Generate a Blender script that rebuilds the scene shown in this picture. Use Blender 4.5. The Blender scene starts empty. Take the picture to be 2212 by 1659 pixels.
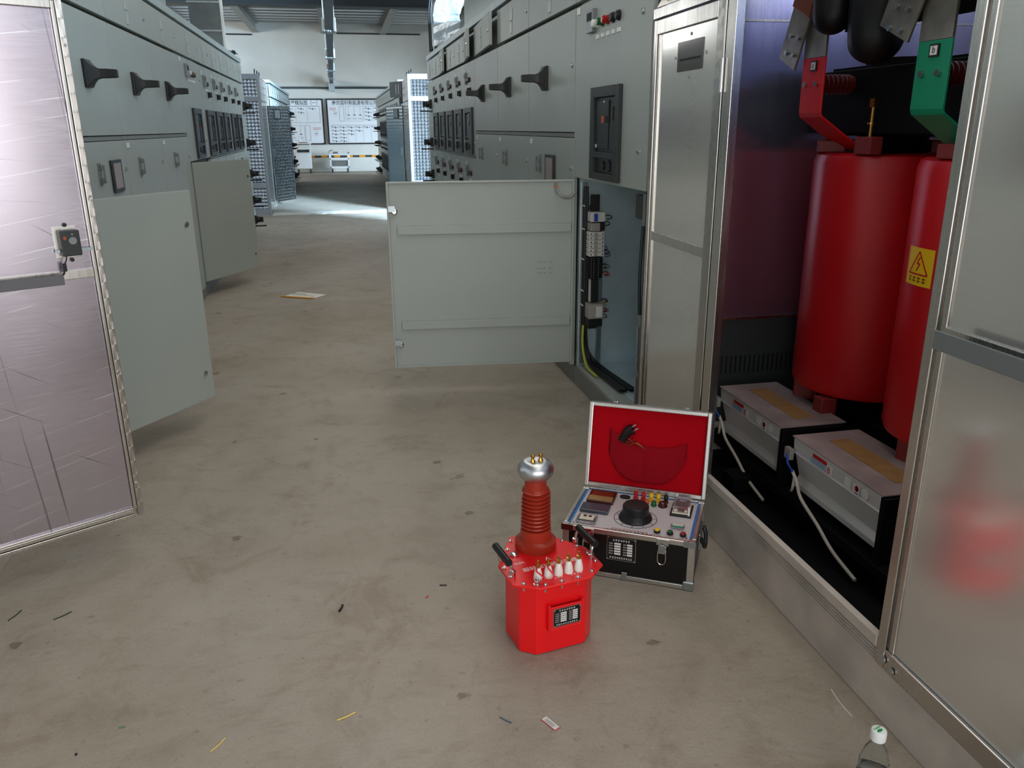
import bpy, bmesh, math, random
from mathutils import Vector, Matrix
random.seed(7)
R = math.radians
scene = bpy.context.scene
COL = scene.collection

# ------------------------------------------------------------------ camera, world, lights, exposure
F_PX = 1730.0
IMG_W, IMG_H = 2212, 1659
CAM = Vector((0, 0, 1.4))
_a = Vector((0.97899322, 0.06878707, -0.19193907))
_b = Vector((-0.20377313, 0.29784301, -0.93261249))
_c = Vector((-0.00698397, 0.95213333, 0.30560324))
ROT = Matrix((_a, _b, _c))
cd = bpy.data.cameras.new('camera')
cd.sensor_fit = 'HORIZONTAL'
cd.sensor_width = 36.0
cd.lens = F_PX / IMG_W * 36.0
cd.clip_start = 0.05
cam = bpy.data.objects.new('camera', cd)
COL.objects.link(cam)
cam.matrix_world = Matrix.Translation(CAM) @ ROT.to_4x4()
scene.camera = cam

world = bpy.data.worlds.new('world')
scene.world = world
world.use_nodes = True
wn = world.node_tree.nodes
wn['Background'].inputs[0].default_value = (0.75, 0.87, 1.0, 1)
wn['Background'].inputs[1].default_value = 1.0

scene.view_settings.view_transform = 'Standard'
scene.view_settings.look = 'None'
scene.view_settings.exposure = 0.2
scene.view_settings.gamma = 1.0
scene.view_settings.use_curve_mapping = False
scene.cycles.use_denoising = True
scene.cycles.max_bounces = 8
scene.cycles.diffuse_bounces = 4
scene.cycles.glossy_bounces = 4
scene.cycles.caustics_reflective = True
scene.cycles.blur_glossy = 1.0
scene.cycles.caustics_refractive = False
scene.cycles.sample_clamp_indirect = 6.0


def area(name, loc, direction, sx, sy, power, color):
    l = bpy.data.lights.new(name, 'AREA')
    l.shape = 'RECTANGLE'
    l.size, l.size_y = sx, sy
    l.energy = power
    l.color = color
    o = bpy.data.objects.new(name, l)
    COL.objects.link(o)
    o.location = loc
    o.rotation_euler = Vector(direction).to_track_quat('-Z', 'Y').to_euler()
    return o


# daylight through the openings of the hall (wall openings are built below; the overhead and far wall fills are added)
area('daylight_near_gate', (1.3, -4.6, 2.0), (-0.1, 1, 0), 8.0, 3.6, 225, (1.0, 0.96, 0.91))
area('added_overhead_fill', (1.3, 6.0, 4.54), (0, 0, -1), 2.2, 14.0, 185, (1.0, 0.96, 0.88))  # added overhead fill lamp that brightens the floor
area('daylight_side_window', (5.7, 6.0, 2.5), (-0.56, 0.83, -0.24), 1.4, 1.3, 1200, (0.50, 0.75, 1.0)).data.spread = R(50)
area('daylight_far_door', (5.7, 24.8, 1.15), (-0.8, 0.5, -0.15), 1.6, 2.0, 115, (0.66, 0.84, 1.0)).data.spread = R(80)
area('daylight_clerestory_right', (5.75, 6.5, 3.85), (-1, 0, -0.25), 18.0, 0.85, 400, (0.60, 0.82, 1.0))
area('daylight_clerestory_left', (-5.75, 8.0, 3.85), (1, 0, -0.25), 20.0, 0.85, 170, (0.97, 0.98, 1.0))
area('added_far_wall_fill', (-5.75, 23.2, 3.85), (1, 0, -0.1), 7.0, 0.85, 170, (1.0, 0.99, 0.95))  # added fill lamp that brightens the far wall

# ------------------------------------------------------------------ helpers
MW = {}


class MB:
    """collects shapes, builds ONE mesh object"""
    def __init__(self):
        self.bm = bmesh.new()

    def _xf(self, verts, m):
        if m is not None:
            for v in verts:
                v.co = m @ v.co

    def box(self, x0, x1, y0, y1, z0, z1, m=None):
        if x1 < x0: x0, x1 = x1, x0
        if y1 < y0: y0, y1 = y1, y0
        if z1 < z0: z0, z1 = z1, z0
        b = self.bm
        vs = [b.verts.new(p) for p in ((x0, y0, z0), (x1, y0, z0), (x1, y1, z0), (x0, y1, z0),
                                       (x0, y0, z1), (x1, y0, z1), (x1, y1, z1), (x0, y1, z1))]
        for f in ((0, 3, 2, 1), (4, 5, 6, 7), (0, 1, 5, 4), (1, 2, 6, 5), (2, 3, 7, 6), (3, 0, 4, 7)):
            b.faces.new([vs[i] for i in f])
        self._xf(vs, m)
        return self

    def loft(self, rings, cap=True, m=None):
        b = self.bm
        R_ = [[b.verts.new(p) for p in ring] for ring in rings]
        n = len(R_[0])
        for i in range(len(R_) - 1):
            for j in range(n):
                b.faces.new((R_[i][j], R_[i][(j + 1) % n], R_[i + 1][(j + 1) % n], R_[i + 1][j]))
        if cap:
            b.faces.new(list(reversed(R_[0])))
            b.faces.new(R_[-1])
        for r in R_:
            self._xf(r, m)
        return self

    def prism(self, pts, z0, z1, m=None):
        return self.loft([[(x, y, z0) for x, y in pts], [(x, y, z1) for x, y in pts]], m=m)

    def prism_y(self, pts, y0, y1, m=None):
        """outline in x,z extruded along y"""
        return self.loft([[(x, y1, z) for x, z in pts], [(x, y0, z) for x, z in pts]], m=m)

    def prism_x(self, pts, x0, x1, m=None):
        return self.loft([[(x0, y, z) for y, z in pts], [(x1, y, z) for y, z in pts]], m=m)

    def lathe(self, prof, c=(0, 0), seg=24, m=None):
        rings = []
        for r, z in prof:
            r = max(r, 1e-4)
            rings.append([(c[0] + r * math.cos(2 * math.pi * i / seg), c[1] + r * math.sin(2 * math.pi * i / seg), z) for i in range(seg)])
        return self.loft(rings, m=m)

    def tube(self, pts, r, seg=8, r1=None):
        pts = [Vector(p) for p in pts]
        if len(pts) > 2:      # bend smoothly through the given points
            q = [pts[0]] + pts + [pts[-1]]
            out = []
            for i in range(1, len(q) - 2):
                for k in range(4):
                    u = k / 4
                    a, b_, c, d = q[i - 1], q[i], q[i + 1], q[i + 2]
                    out.append(0.5 * (2 * b_ + (c - a) * u + (2 * a - 5 * b_ + 4 * c - d) * u * u + (3 * b_ - a - 3 * c + d) * u ** 3))
            pts = out + [pts[-1]]
        rings = []
        n = len(pts)
        up = None
        for i, p in enumerate(pts):
            t = (pts[min(i + 1, n - 1)] - pts[max(i - 1, 0)]).normalized()
            if up is None:
                up = Vector((0, 0, 1)) if abs(t.z) < 0.9 else Vector((1, 0, 0))
            s = t.cross(up)
            if s.length < 1e-5:
                s = t.cross(Vector((0, 1, 0)))
            s.normalize()
            up = s.cross(t).normalized()
            rr = r if r1 is None else r + (r1 - r) * i / (n - 1)
            rings.append([tuple(p + rr * (math.cos(2 * math.pi * k / seg) * s + math.sin(2 * math.pi * k / seg) * up)) for k in range(seg)])
        return self.loft(rings)

    def cyl(self, p0, p1, r, seg=16, r1=None):
        return self.tube([p0, p1], r, seg, r1)

    def each(self, name, mat, parent=None, **k):
        """every separate piece becomes an object of its own"""
        bm = self.bm
        seen, out = set(), []
        for v in bm.verts:
            if v in seen:
                continue
            comp, todo = [], [v]
            seen.add(v)
            while todo:
                q = todo.pop()
                comp.append(q)
                for e in q.link_edges:
                    w = e.other_vert(q)
                    if w not in seen:
                        seen.add(w)
                        todo.append(w)
            piece = MB()
            mp = {q: piece.bm.verts.new(q.co) for q in comp}
            for f in {f for q in comp for f in q.link_faces}:
                piece.bm.faces.new([mp[q] for q in f.verts])
            out.append(piece.build(name, mat, parent, **k))
        bm.free()
        return out

    def build(self, name, mat, parent=None, smooth=False, bevel=0.0, label=None, world=False, loc=None):
        bm = self.bm
        bmesh.ops.recalc_face_normals(bm, faces=bm.faces[:])
        me = bpy.data.meshes.new(name)
        bm.to_mesh(me)
        bm.free()
        if world and parent is not None:
            me.transform(MW[parent.name].inverted())
        me.materials.append(mat)
        if smooth:
            me.shade_smooth()
            me.set_sharp_from_angle(angle=R(38))
        o = bpy.data.objects.new(name, me)
        COL.objects.link(o)
        if parent is not None:
            o.parent = parent
        if loc is not None:
            o.location = loc
        if bevel > 0:
            md = o.modifiers.new('bevel', 'BEVEL')
            md.width = bevel
            md.segments = 2
            md.limit_method = 'ANGLE'
        if label:
            o['label'] = label
        return o


def thing(name, label, cat, loc=(0, 0, 0), rz=0.0, group=None):
    o = bpy.data.objects.new(name, None)
    o.empty_display_size = 0.1
    COL.objects.link(o)
    o.location = loc
    o.rotation_euler = (0, 0, rz)
    MW[o.name] = Matrix.Translation(Vector(loc)) @ Matrix.Rotation(rz, 4, 'Z')
    o['label'] = label
    o['category'] = cat
    if group:
        o['group'] = group
    return o


def tag(o, label, cat, group=None):
    o['label'] = label
    o['category'] = cat
    if group:
        o['group'] = group
    return o


def struct(name, mb, mat, **k):
    o = mb.build(name, mat, **k)
    o['kind'] = 'structure'
    return o


def text(name, s, size, mat, parent, m, label=None, sx=1.0, align='LEFT', bold=0.0):
    """lettering as a thin mesh; the letters lie in local x,y before m is applied"""
    c = bpy.data.curves.new('t', 'FONT')
    c.body = s
    c.size = size
    c.align_x = align
    c.extrude = 0.0004
    c.offset = bold
    c.resolution_u = 3
    t = bpy.data.objects.new('t', c)
    COL.objects.link(t)
    dg = bpy.context.evaluated_depsgraph_get()
    me = bpy.data.meshes.new_from_object(t.evaluated_get(dg))
    bpy.data.objects.remove(t)
    bpy.data.curves.remove(c)
    me.name = name
    me.transform(m @ Matrix.Diagonal((sx, 1, 1, 1)))
    me.materials.clear()
    me.materials.append(mat)
    o = bpy.data.objects.new(name, me)
    COL.objects.link(o)
    o.parent = parent
    if label:
        o['label'] = label
    return o


def FRONT(x, y, z):
    """letters facing local -y, standing at x,z"""
    return Matrix.Translation((x, y, z)) @ Matrix.Rotation(R(90), 4, 'X')


def strokes(mb, x, z, n, w, h, y0, y1, rnd, m=None):
    """a row of n small unreadable characters drawn in x,z"""
    p = w / n
    for i in range(n):
        cx = x + p * (i + 0.5)
        a = p * 0.36
        for k in range(2):
            zz = z + h * (0.2 + 0.5 * k) + rnd.uniform(-.1, .1) * h
            mb.box(cx - a, cx + a * rnd.uniform(.4, 1), y0, y1, zz, zz + h * 0.16, m)
        xx = cx + rnd.uniform(-.5, .5) * a
        mb.box(xx - a * .18, xx + a * .18, y0, y1, z, z + h, m)
    return mb


# ------------------------------------------------------------------ materials
def lin(c):
    return tuple(((v / 255) / 12.92 if v / 255 <= 0.04045 else (((v / 255) + 0.055) / 1.055) ** 2.4) for v in c) + (1,)


def mat(name, rgb, rough=0.5, metal=0.0, spec=0.5, noise=0.0, nscale=8.0, bump=0.0, bscale=200.0, trans=0.0, emis=0.0, ior=1.45):
    m = bpy.data.materials.new(name)
    m.use_nodes = True
    nt = m.node_tree
    p = nt.nodes['Principled BSDF']
    c = lin(rgb)
    p.inputs['Base Color'].default_value = c
    p.inputs['Roughness'].default_value = rough
    p.inputs['Metallic'].default_value = metal
    p.inputs['Specular IOR Level'].default_value = spec
    p.inputs['Transmission Weight'].default_value = trans
    p.inputs['IOR'].default_value = ior
    if emis:
        p.inputs['Emission Color'].default_value = c
        p.inputs['Emission Strength'].default_value = emis
    tc = nt.nodes.new('ShaderNodeTexCoord')
    if noise:
        n = nt.nodes.new('ShaderNodeTexNoise')
        n.inputs['Scale'].default_value = nscale
        n.inputs['Detail'].default_value = 6
        nt.links.new(tc.outputs['Object'], n.inputs['Vector'])
        r = nt.nodes.new('ShaderNodeMapRange')
        r.inputs['From Min'].default_value = 0.3
        r.inputs['From Max'].default_value = 0.7
        r.inputs['To Min'].default_value = 1 - noise
        r.inputs['To Max'].default_value = 1 + noise
        nt.links.new(n.outputs['Fac'], r.inputs['Value'])
        mx = nt.nodes.new('ShaderNodeMix')
        mx.data_type = 'RGBA'
        mx.blend_type = 'MULTIPLY'
        mx.inputs['Factor'].default_value = 1
        mx.inputs['A'].default_value = c
        nt.links.new(r.outputs['Result'], mx.inputs['B'])
        nt.links.new(mx.outputs['Result'], p.inputs['Base Color'])
    if bump:
        n2 = nt.nodes.new('ShaderNodeTexNoise')
        n2.inputs['Scale'].default_value = bscale
        n2.inputs['Detail'].default_value = 3
        nt.links.new(tc.outputs['Object'], n2.inputs['Vector'])
        b = nt.nodes.new('ShaderNodeBump')
        b.inputs['Strength'].default_value = bump
        b.inputs['Distance'].default_value = 0.002
        nt.links.new(n2.outputs['Fac'], b.inputs['Height'])
        nt.links.new(b.outputs['Normal'], p.inputs['Normal'])
    return m


def brushed(name, rgb, rough=0.28, stretch=(1, 1, 60), marks=0.25, metal=1.0, scratch=0.0):
    """sheet metal with fine directional brushing, handling marks and optional scratches"""
    m = bpy.data.materials.new(name)
    m.use_nodes = True
    nt = m.node_tree
    L = nt.links.new
    p = nt.nodes['Principled BSDF']
    p.inputs['Metallic'].default_value = metal
    tc = nt.nodes.new('ShaderNodeTexCoord')
    mp = nt.nodes.new('ShaderNodeMapping')
    mp.inputs['Scale'].default_value = stretch
    L(tc.outputs['Object'], mp.inputs['Vector'])
    n = nt.nodes.new('ShaderNodeTexNoise')
    n.inputs['Scale'].default_value = 6
    n.inputs['Detail'].default_value = 8
    n.inputs['Roughness'].default_value = 0.7
    L(mp.outputs['Vector'], n.inputs['Vector'])
    n2 = nt.nodes.new('ShaderNodeTexNoise')
    n2.inputs['Scale'].default_value = 2.3
    n2.inputs['Detail'].default_value = 5
    L(tc.outputs['Object'], n2.inputs['Vector'])
    a = nt.nodes.new('ShaderNodeMath')
    a.operation = 'ADD'
    L(n.outputs['Fac'], a.inputs[0])
    L(n2.outputs['Fac'], a.inputs[1])
    r = nt.nodes.new('ShaderNodeMapRange')
    r.inputs['From Min'].default_value = 0.7
    r.inputs['From Max'].default_value = 1.3
    r.inputs['To Min'].default_value = rough * (1 - marks)
    r.inputs['To Max'].default_value = rough * (1 + marks)
    L(a.outputs[0], r.inputs['Value'])
    L(r.outputs['Result'], p.inputs['Roughness'])
    c = lin(rgb)
    r2 = nt.nodes.new('ShaderNodeMapRange')
    r2.inputs['From Min'].default_value = 0.7
    r2.inputs['From Max'].default_value = 1.3
    r2.inputs['To Min'].default_value = 0.94
    r2.inputs['To Max'].default_value = 1.05
    L(a.outputs[0], r2.inputs['Value'])
    mx = nt.nodes.new('ShaderNodeMix')
    mx.data_type = 'RGBA'
    mx.blend_type = 'MULTIPLY'
    mx.inputs['Factor'].default_value = 1
    mx.inputs['A'].default_value = c
    L(r2.outputs['Result'], mx.inputs['B'])
    out = mx.outputs['Result']
    if scratch:
        for ang, sc, thr, col in ((-9, (1.1, 1, .022), 0.66, (0.85, 0.85, 0.9, 1)), (-4, (.03, 1, 2.2), 0.675, (0.16, 0.15, 0.16, 1)), (35, (1.0, 1, .02), 0.71, (0.22, 0.21, 0.22, 1)), (6, (.9, 1, .05), 0.69, (0.35, 0.32, 0.36, 1))):
            m2 = nt.nodes.new('ShaderNodeMapping')
            m2.vector_type = 'TEXTURE'
            m2.inputs['Rotation'].default_value = (0, R(ang), 0)
            m2.inputs['Scale'].default_value = sc
            L(tc.outputs['Object'], m2.inputs['Vector'])
            s = nt.nodes.new('ShaderNodeTexNoise')
            s.inputs['Scale'].default_value = 2.2
            s.inputs['Detail'].default_value = 3
            L(m2.outputs['Vector'], s.inputs['Vector'])
            sr = nt.nodes.new('ShaderNodeMapRange')
            sr.inputs['From Min'].default_value = thr - 0.03
            sr.inputs['From Max'].default_value = thr + 0.03
            sr.inputs['To Max'].default_value = scratch
            L(s.outputs['Fac'], sr.inputs['Value'])
            mm = nt.nodes.new('ShaderNodeMix')
            mm.data_type = 'RGBA'
            L(sr.outputs['Result'], mm.inputs['Factor'])
            L(out, mm.inputs['A'])
            mm.inputs['B'].default_value = col
            out = mm.outputs['Result']
    L(out, p.inputs['Base Color'])
    b = nt.nodes.new('ShaderNodeBump')
    b.inputs['Strength'].default_value = 0.015
    b.inputs['Distance'].default_value = 0.003
    L(a.outputs[0], b.inputs['Height'])
    L(b.outputs['Normal'], p.inputs['Normal'])
    return m


def perlage(name, rgb, pitch, rough=0.32, pz=None, bump=0.8, dist=0.036, aniso=0.92):
    """engine-turned sheet: a grid of circularly brushed discs in local x,z"""
    m = bpy.data.materials.new(name)
    m.use_nodes = True
    nt = m.node_tree
    L = nt.links.new
    p = nt.nodes['Principled BSDF']
    p.inputs['Metallic'].default_value = 1.0
    p.inputs['Base Color'].default_value = lin(rgb)
    p.inputs['Roughness'].default_value = rough
    p.inputs['Anisotropic'].default_value = aniso
    tc = nt.nodes.new('ShaderNodeTexCoord')
    mp = nt.nodes.new('ShaderNodeMapping')
    mp.inputs['Scale'].default_value = (1 / pitch, 0, 1 / (pz or pitch))
    mp.inputs['Location'].default_value = (0.5, 0, 0.5)
    L(tc.outputs['Object'], mp.inputs['Vector'])
    fr = nt.nodes.new('ShaderNodeVectorMath')
    fr.operation = 'FRACTION'
    L(mp.outputs['Vector'], fr.inputs[0])
    sb = nt.nodes.new('ShaderNodeVectorMath')
    sb.operation = 'SUBTRACT'
    L(fr.outputs[0], sb.inputs[0])
    sb.inputs[1].default_value = (0.5, 0.0, 0.5)
    cr = nt.nodes.new('ShaderNodeVectorMath')
    cr.operation = 'CROSS_PRODUCT'
    L(sb.outputs[0], cr.inputs[0])
    cr.inputs[1].default_value = (0, 1, 0)
    vt = nt.nodes.new('ShaderNodeVectorTransform')
    vt.vector_type = 'VECTOR'
    vt.convert_from = 'OBJECT'
    vt.convert_to = 'WORLD'
    L(cr.outputs[0], vt.inputs[0])
    nm = nt.nodes.new('ShaderNodeVectorMath')
    nm.operation = 'NORMALIZE'
    L(vt.outputs[0], nm.inputs[0])
    L(nm.outputs[0], p.inputs['Tangent'])
    # shallow dome of every disc
    ln = nt.nodes.new('ShaderNodeVectorMath')
    ln.operation = 'LENGTH'
    L(sb.outputs[0], ln.inputs[0])
    b = nt.nodes.new('ShaderNodeBump')
    b.invert = True
    b.inputs['Strength'].default_value = bump
    b.inputs['Distance'].default_value = dist
    L(ln.outputs['Value'], b.inputs['Height'])
    L(b.outputs['Normal'], p.inputs['Normal'])
    return m


def floor_mat():
    m = bpy.data.materials.new('dusty_concrete')
    m.use_nodes = True
    nt = m.node_tree
    L = nt.links.new
    p = nt.nodes['Principled BSDF']
    p.inputs['Roughness'].default_value = 0.62
    p.inputs['Specular IOR Level'].default_value = 0.35
    tc = nt.nodes.new('ShaderNodeTexCoord')

    def nz(scale, detail=6, rough=0.6, vec=None, dist=0.0):
        n = nt.nodes.new('ShaderNodeTexNoise')
        n.inputs['Scale'].default_value = scale
        n.inputs['Detail'].default_value = detail
        n.inputs['Roughness'].default_value = rough
        n.inputs['Distortion'].default_value = dist
        L(vec or tc.outputs['Object'], n.inputs['Vector'])
        return n.outputs['Fac']

    def ramp(fac, stops):
        r = nt.nodes.new('ShaderNodeValToRGB')
        e = r.color_ramp.elements
        while len(e) < len(stops):
            e.new(0.5)
        for i, (pos, c) in enumerate(stops):
            e[i].position = pos
            e[i].color = c
        L(fac, r.inputs['Fac'])
        return r.outputs['Color']

    def mixc(a, b, fac, mode='MULTIPLY'):
        x = nt.nodes.new('ShaderNodeMix')
        x.data_type = 'RGBA'
        x.blend_type = mode
        if isinstance(fac, float):
            x.inputs['Factor'].default_value = fac
        else:
            L(fac, x.inputs['Factor'])
        L(a, x.inputs['A'])
        if isinstance(b, tuple):
            x.inputs['B'].default_value = b
        else:
            L(b, x.inputs['B'])
        return x.outputs['Result']
    big = ramp(nz(0.9, 5, 0.55, dist=0.4), [(0.3, lin((149, 138, 123))), (0.55, lin((161, 151, 138))), (0.75, lin((168, 160, 150)))])
    mid = ramp(nz(5.0, 8, 0.65, dist=0.6), [(0.28, (0.80, 0.78, 0.75, 1)), (0.5, (1, 1, 1, 1)), (0.8, (1.05, 1.05, 1.05, 1))])
    c = mixc(big, mid, 0.8)
    # smeared streaks
    mp = nt.nodes.new('ShaderNodeMapping')
    mp.inputs['Rotation'].default_value = (0, 0, R(28))
    mp.inputs['Scale'].default_value = (1.0, 3.2, 1)
    L(tc.outputs['Object'], mp.inputs['Vector'])
    st = ramp(nz(6.0, 7, 0.6, mp.outputs['Vector']), [(0.26, (0.72, 0.69, 0.65, 1)), (0.42, (1, 1, 1, 1))])
    c = mixc(c, st, 0.55)
    spk = ramp(nz(38, 4, 0.6), [(0.27, (0.55, 0.5, 0.45, 1)), (0.37, (1, 1, 1, 1))])
    c = mixc(c, spk, 0.65)
    grit = ramp(nz(150, 4, 0.7), [(0.30, (0.72, 0.70, 0.67, 1)), (0.46, (1, 1, 1, 1)), (0.75, (1.10, 1.10, 1.10, 1))])
    c = mixc(c, grit, 0.5)
    smear = ramp(nz(2.6, 9, 0.72, dist=1.4), [(0.34, (0.78, 0.74, 0.69, 1)), (0.46, (1, 1, 1, 1)), (0.62, (1.0, 1.0, 1.0, 1)), (0.72, (1.08, 1.08, 1.09, 1))])
    c = mixc(c, smear, 0.75)
    # pits where lumps broke out of the screed
    v = nt.nodes.new('ShaderNodeTexVoronoi')
    v.inputs['Scale'].default_value = 3.4
    v.inputs['Randomness'].default_value = 1
    L(tc.outputs['Object'], v.inputs['Vector'])
    nd = nt.nodes.new('ShaderNodeMath')
    nd.operation = 'MULTIPLY_ADD'
    L(nz(30, 3), nd.inputs[0])
    nd.inputs[1].default_value = 0.16
    L(v.outputs['Distance'], nd.inputs[2])
    pit = nt.nodes.new('ShaderNodeMapRange')
    pit.inputs['From Min'].default_value = 0.122
    pit.inputs['From Max'].default_value = 0.150
    L(nd.outputs[0], pit.inputs['Value'])
    pc = ramp(pit.outputs['Result'], [(0.0, (0.5, 0.46, 0.4, 1)), (0.8, (1, 1, 1, 1))])
    c = mixc(c, pc, 0.75)
    v2 = nt.nodes.new('ShaderNodeTexVoronoi')
    v2.inputs['Scale'].default_value = 1.9
    L(tc.outputs['Object'], v2.inputs['Vector'])
    nd2 = nt.nodes.new('ShaderNodeMath')
    nd2.operation = 'MULTIPLY_ADD'
    L(nz(16, 5, 0.7), nd2.inputs[0])
    nd2.inputs[1].default_value = 0.22
    L(v2.outputs['Distance'], nd2.inputs[2])
    crater = nt.nodes.new('ShaderNodeMapRange')
    crater.inputs['From Min'].default_value = 0.150
    crater.inputs['From Max'].default_value = 0.172
    L(nd2.outputs[0], crater.inputs['Value'])
    c = mixc(c, ramp(crater.outputs['Result'], [(0.0, (0.62, 0.58, 0.52, 1)), (0.9, (1, 1, 1, 1))]), 0.8)
    L(c, p.inputs['Base Color'])
    h = nt.nodes.new('ShaderNodeMath')
    h.operation = 'MULTIPLY_ADD'
    L(pit.outputs['Result'], h.inputs[0])
    h.inputs[1].default_value = 0.8
    L(nz(22, 8, 0.65), h.inputs[2])
    h2 = nt.nodes.new('ShaderNodeMath')
    h2.operation = 'MULTIPLY_ADD'
    L(crater.outputs['Result'], h2.inputs[0])
    h2.inputs[1].default_value = 1.6
    L(h.outputs[0], h2.inputs[2])
    h = h2
    b = nt.nodes.new('ShaderNodeBump')
    b.inputs['Strength'].default_value = 0.55
    b.inputs['Distance'].default_value = 0.008
    L(h.outputs[0], b.inputs['Height'])
    L(b.outputs['Normal'], p.inputs['Normal'])
    return m


M = {}
M['floor'] = floor_mat()
M['plaster'] = mat('grey_white_plaster', (206, 206, 200), 0.85, noise=0.06, nscale=1.2, bump=0.2, bscale=30)
M['deck'] = mat('galvanised_roof_deck', (190, 195, 200), 0.35, metal=0.9)
M['beam'] = mat('painted_steel_beam', (150, 152, 146), 0.6, noise=0.15, nscale=3)
M['beam_dark'] = mat('dark_steel_beam', (48, 52, 53), 0.6)
M['paint'] = mat('light_grey_cabinet_paint', (162, 168, 162), 0.42, noise=0.03, nscale=3, bump=0.05, bscale=600)
M['paint_dark'] = mat('grey_plinth_paint', (122, 124, 120), 0.5)
M['cap'] = mat('pale_blue_grey_trim_paint', (176, 190, 192), 0.35)
M['black'] = mat('black_plastic', (17, 18, 19), 0.45)
M['black_gloss'] = mat('glossy_black_plastic', (14, 14, 15), 0.2)
M['frame'] = mat('dark_grey_breaker_frame', (40, 42, 43), 0.45)
M['breaker'] = mat('charcoal_breaker_face', (30, 32, 33), 0.4)
M['chrome'] = mat('chrome', (205, 205, 205), 0.16, metal=1)
M['zinc'] = mat('zinc_plated_steel', (165, 175, 178), 0.35, metal=1, noise=0.12, nscale=14)
M['galv'] = mat('galvanised_inner_sheet', (196, 214, 220), 0.35, metal=0.35, noise=0.22, nscale=2.5)
M['white_plate'] = mat('white_label_plate', (225, 226, 222), 0.4)
M['grey_plate'] = mat('clear_label_holder', (182, 188, 184), 0.25)
M['handle_grey'] = mat('grey_pull_handle', (120, 126, 126), 0.35, metal=0.3)
M['bar_shaded'] = mat('shaded_grey_bar', (92, 90, 94), 0.4)  # darker copy of handle_grey, the left bar's shade is in the colour
M['red_lamp'] = mat('red_lamp', (150, 22, 20), 0.25)
M['green_lamp'] = mat('green_lamp', (14, 84, 36), 0.25)
M['orange'] = mat('orange_mark', (200, 80, 40), 0.4)
M['mimic'] = mat('pinkish_printed_card', (158, 142, 140), 0.4)
M['alu'] = brushed('brushed_aluminium', (220, 218, 212), 0.15, (1, 1, 40), 0.12, 0.7)
M['alu_door'] = brushed('film_covered_aluminium_sheet', (190, 182, 193), 0.22, (1.5, 1, 40), 0.3, 0.92, scratch=0.75)
M['alu_in'] = brushed('bluish_inner_sheet', (196, 198, 228), 0.17, (50, 50, 1), 0.35, 0.93)
M['alu_profile'] = brushed('extruded_aluminium', (205, 201, 196), 0.26, (30, 30, 1), 0.3)
M['alu_dirty'] = mat('dusty_sill', (186, 178, 168), 0.6, metal=0.15, noise=0.16, nscale=7, bump=0.15, bscale=60)
M['perlage'] = perlage('engine_turned_sheet', (150, 158, 168), 0.056)
M['perlage_strip'] = perlage('engine_turned_strip', (190, 185, 180), 0.075, 0.32, 0.05, 0.05, 0.01, 0.7)
M['perlage_shaded'] = perlage('shaded_engine_turned_sheet', (138, 140, 140), 0.056, bump=0.22)  # darker copy of perlage, shade of the far open doors put into colour
M['foil'] = mat('crinkled_foil_duct', (176, 184, 190), 0.3, metal=1, bump=0.4, bscale=5)
M['foil'].node_tree.nodes['Bump'].inputs['Distance'].default_value = 0.08
M['duct'] = mat('dark_sheet_duct', (105, 112, 112), 0.4, metal=0.8, noise=0.2, nscale=3)
M['busway'] = mat('grey_busway_housing', (62, 68, 70), 0.45, metal=0.3)
M['red_coil'] = mat('dark_red_epoxy', (192, 16, 24), 0.36, noise=0.05, nscale=4)
M['red_block'] = mat('red_epoxy_block', (128, 40, 38), 0.5)
M['insul'] = mat('dark_red_insulator', (84, 16, 16), 0.4)
M['red_bar'] = mat('red_sleeve', (214, 28, 30), 0.4)
M['green_bar'] = mat('green_sleeve', (10, 130, 92), 0.4)
M['tin'] = mat('tinned_copper', (150, 146, 130), 0.42, metal=0.85, noise=0.3, nscale=10)
M['copper'] = mat('bare_copper', (150, 84, 52), 0.4, metal=0.9)
M['brass'] = mat('brass', (206, 158, 76), 0.22, metal=1)
M['core'] = mat('black_core_paint_and_shade', (7, 7, 9), 0.7, spec=0.2)  # also colours the strip and sheets that stand for shade
M['fan'] = brushed('fan_housing_aluminium', (226, 224, 218), 0.36, (1, 1, 30), 0.2, 0.3)
M['fan_top'] = mat('dusty_fan_top', (158, 144, 140), 0.5, metal=0.2, noise=0.25, nscale=7)
M['dust_tape'] = mat('brown_paper_tape', (150, 112, 66), 0.7, noise=0.15, nscale=20)
M['cable_white'] = mat('off_white_cable', (196, 188, 174), 0.5)
M['red_paint'] = mat('bright_red_enamel', (230, 20, 26), 0.3, spec=0.5, noise=0.03, nscale=9, bump=0.04, bscale=400)
M['bushing'] = mat('brown_red_epoxy_bushing', (158, 46, 28), 0.28)
M['alu_spun'] = mat('spun_aluminium', (196, 198, 202), 0.36, metal=1)
M['ceramic'] = mat('white_porcelain', (232, 228, 222), 0.25)
M['plate_black'] = mat('black_nameplate', (20, 20, 22), 0.3)
M['ink_white'] = mat('white_print', (225, 222, 220), 0.5)
M['ink_black'] = mat('black_print', (20, 22, 26), 0.5)
M['ink_red'] = mat('red_print', (188, 26, 30), 0.5)
M['ink_mid'] = mat('mid_grey_print', (96, 104, 114), 0.5)
M['ink_pale'] = mat('pale_grey_print', (150, 158, 166), 0.5)
M['ink_grey'] = mat('grey_print', (110, 118, 126), 0.5)
M['wire_red'] = mat('red_wire', (210, 20, 30), 0.4)
M['case_black'] = mat('black_laminate', (10, 10, 12), 0.3)
M['case_alu'] = brushed('case_edging_aluminium', (212, 210, 206), 0.3, (20, 20, 20), 0.2)
M['felt'] = mat('red_flock_lining', (170, 8, 22), 0.95, spec=0.1, bump=0.2, bscale=300)
M['felt_pocket'] = mat('red_elastic_pocket', (140, 14, 26), 0.95, spec=0.1, bump=0.4, bscale=160)
M['panel'] = mat('pale_control_panel', (196, 188, 190), 0.4)
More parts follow.
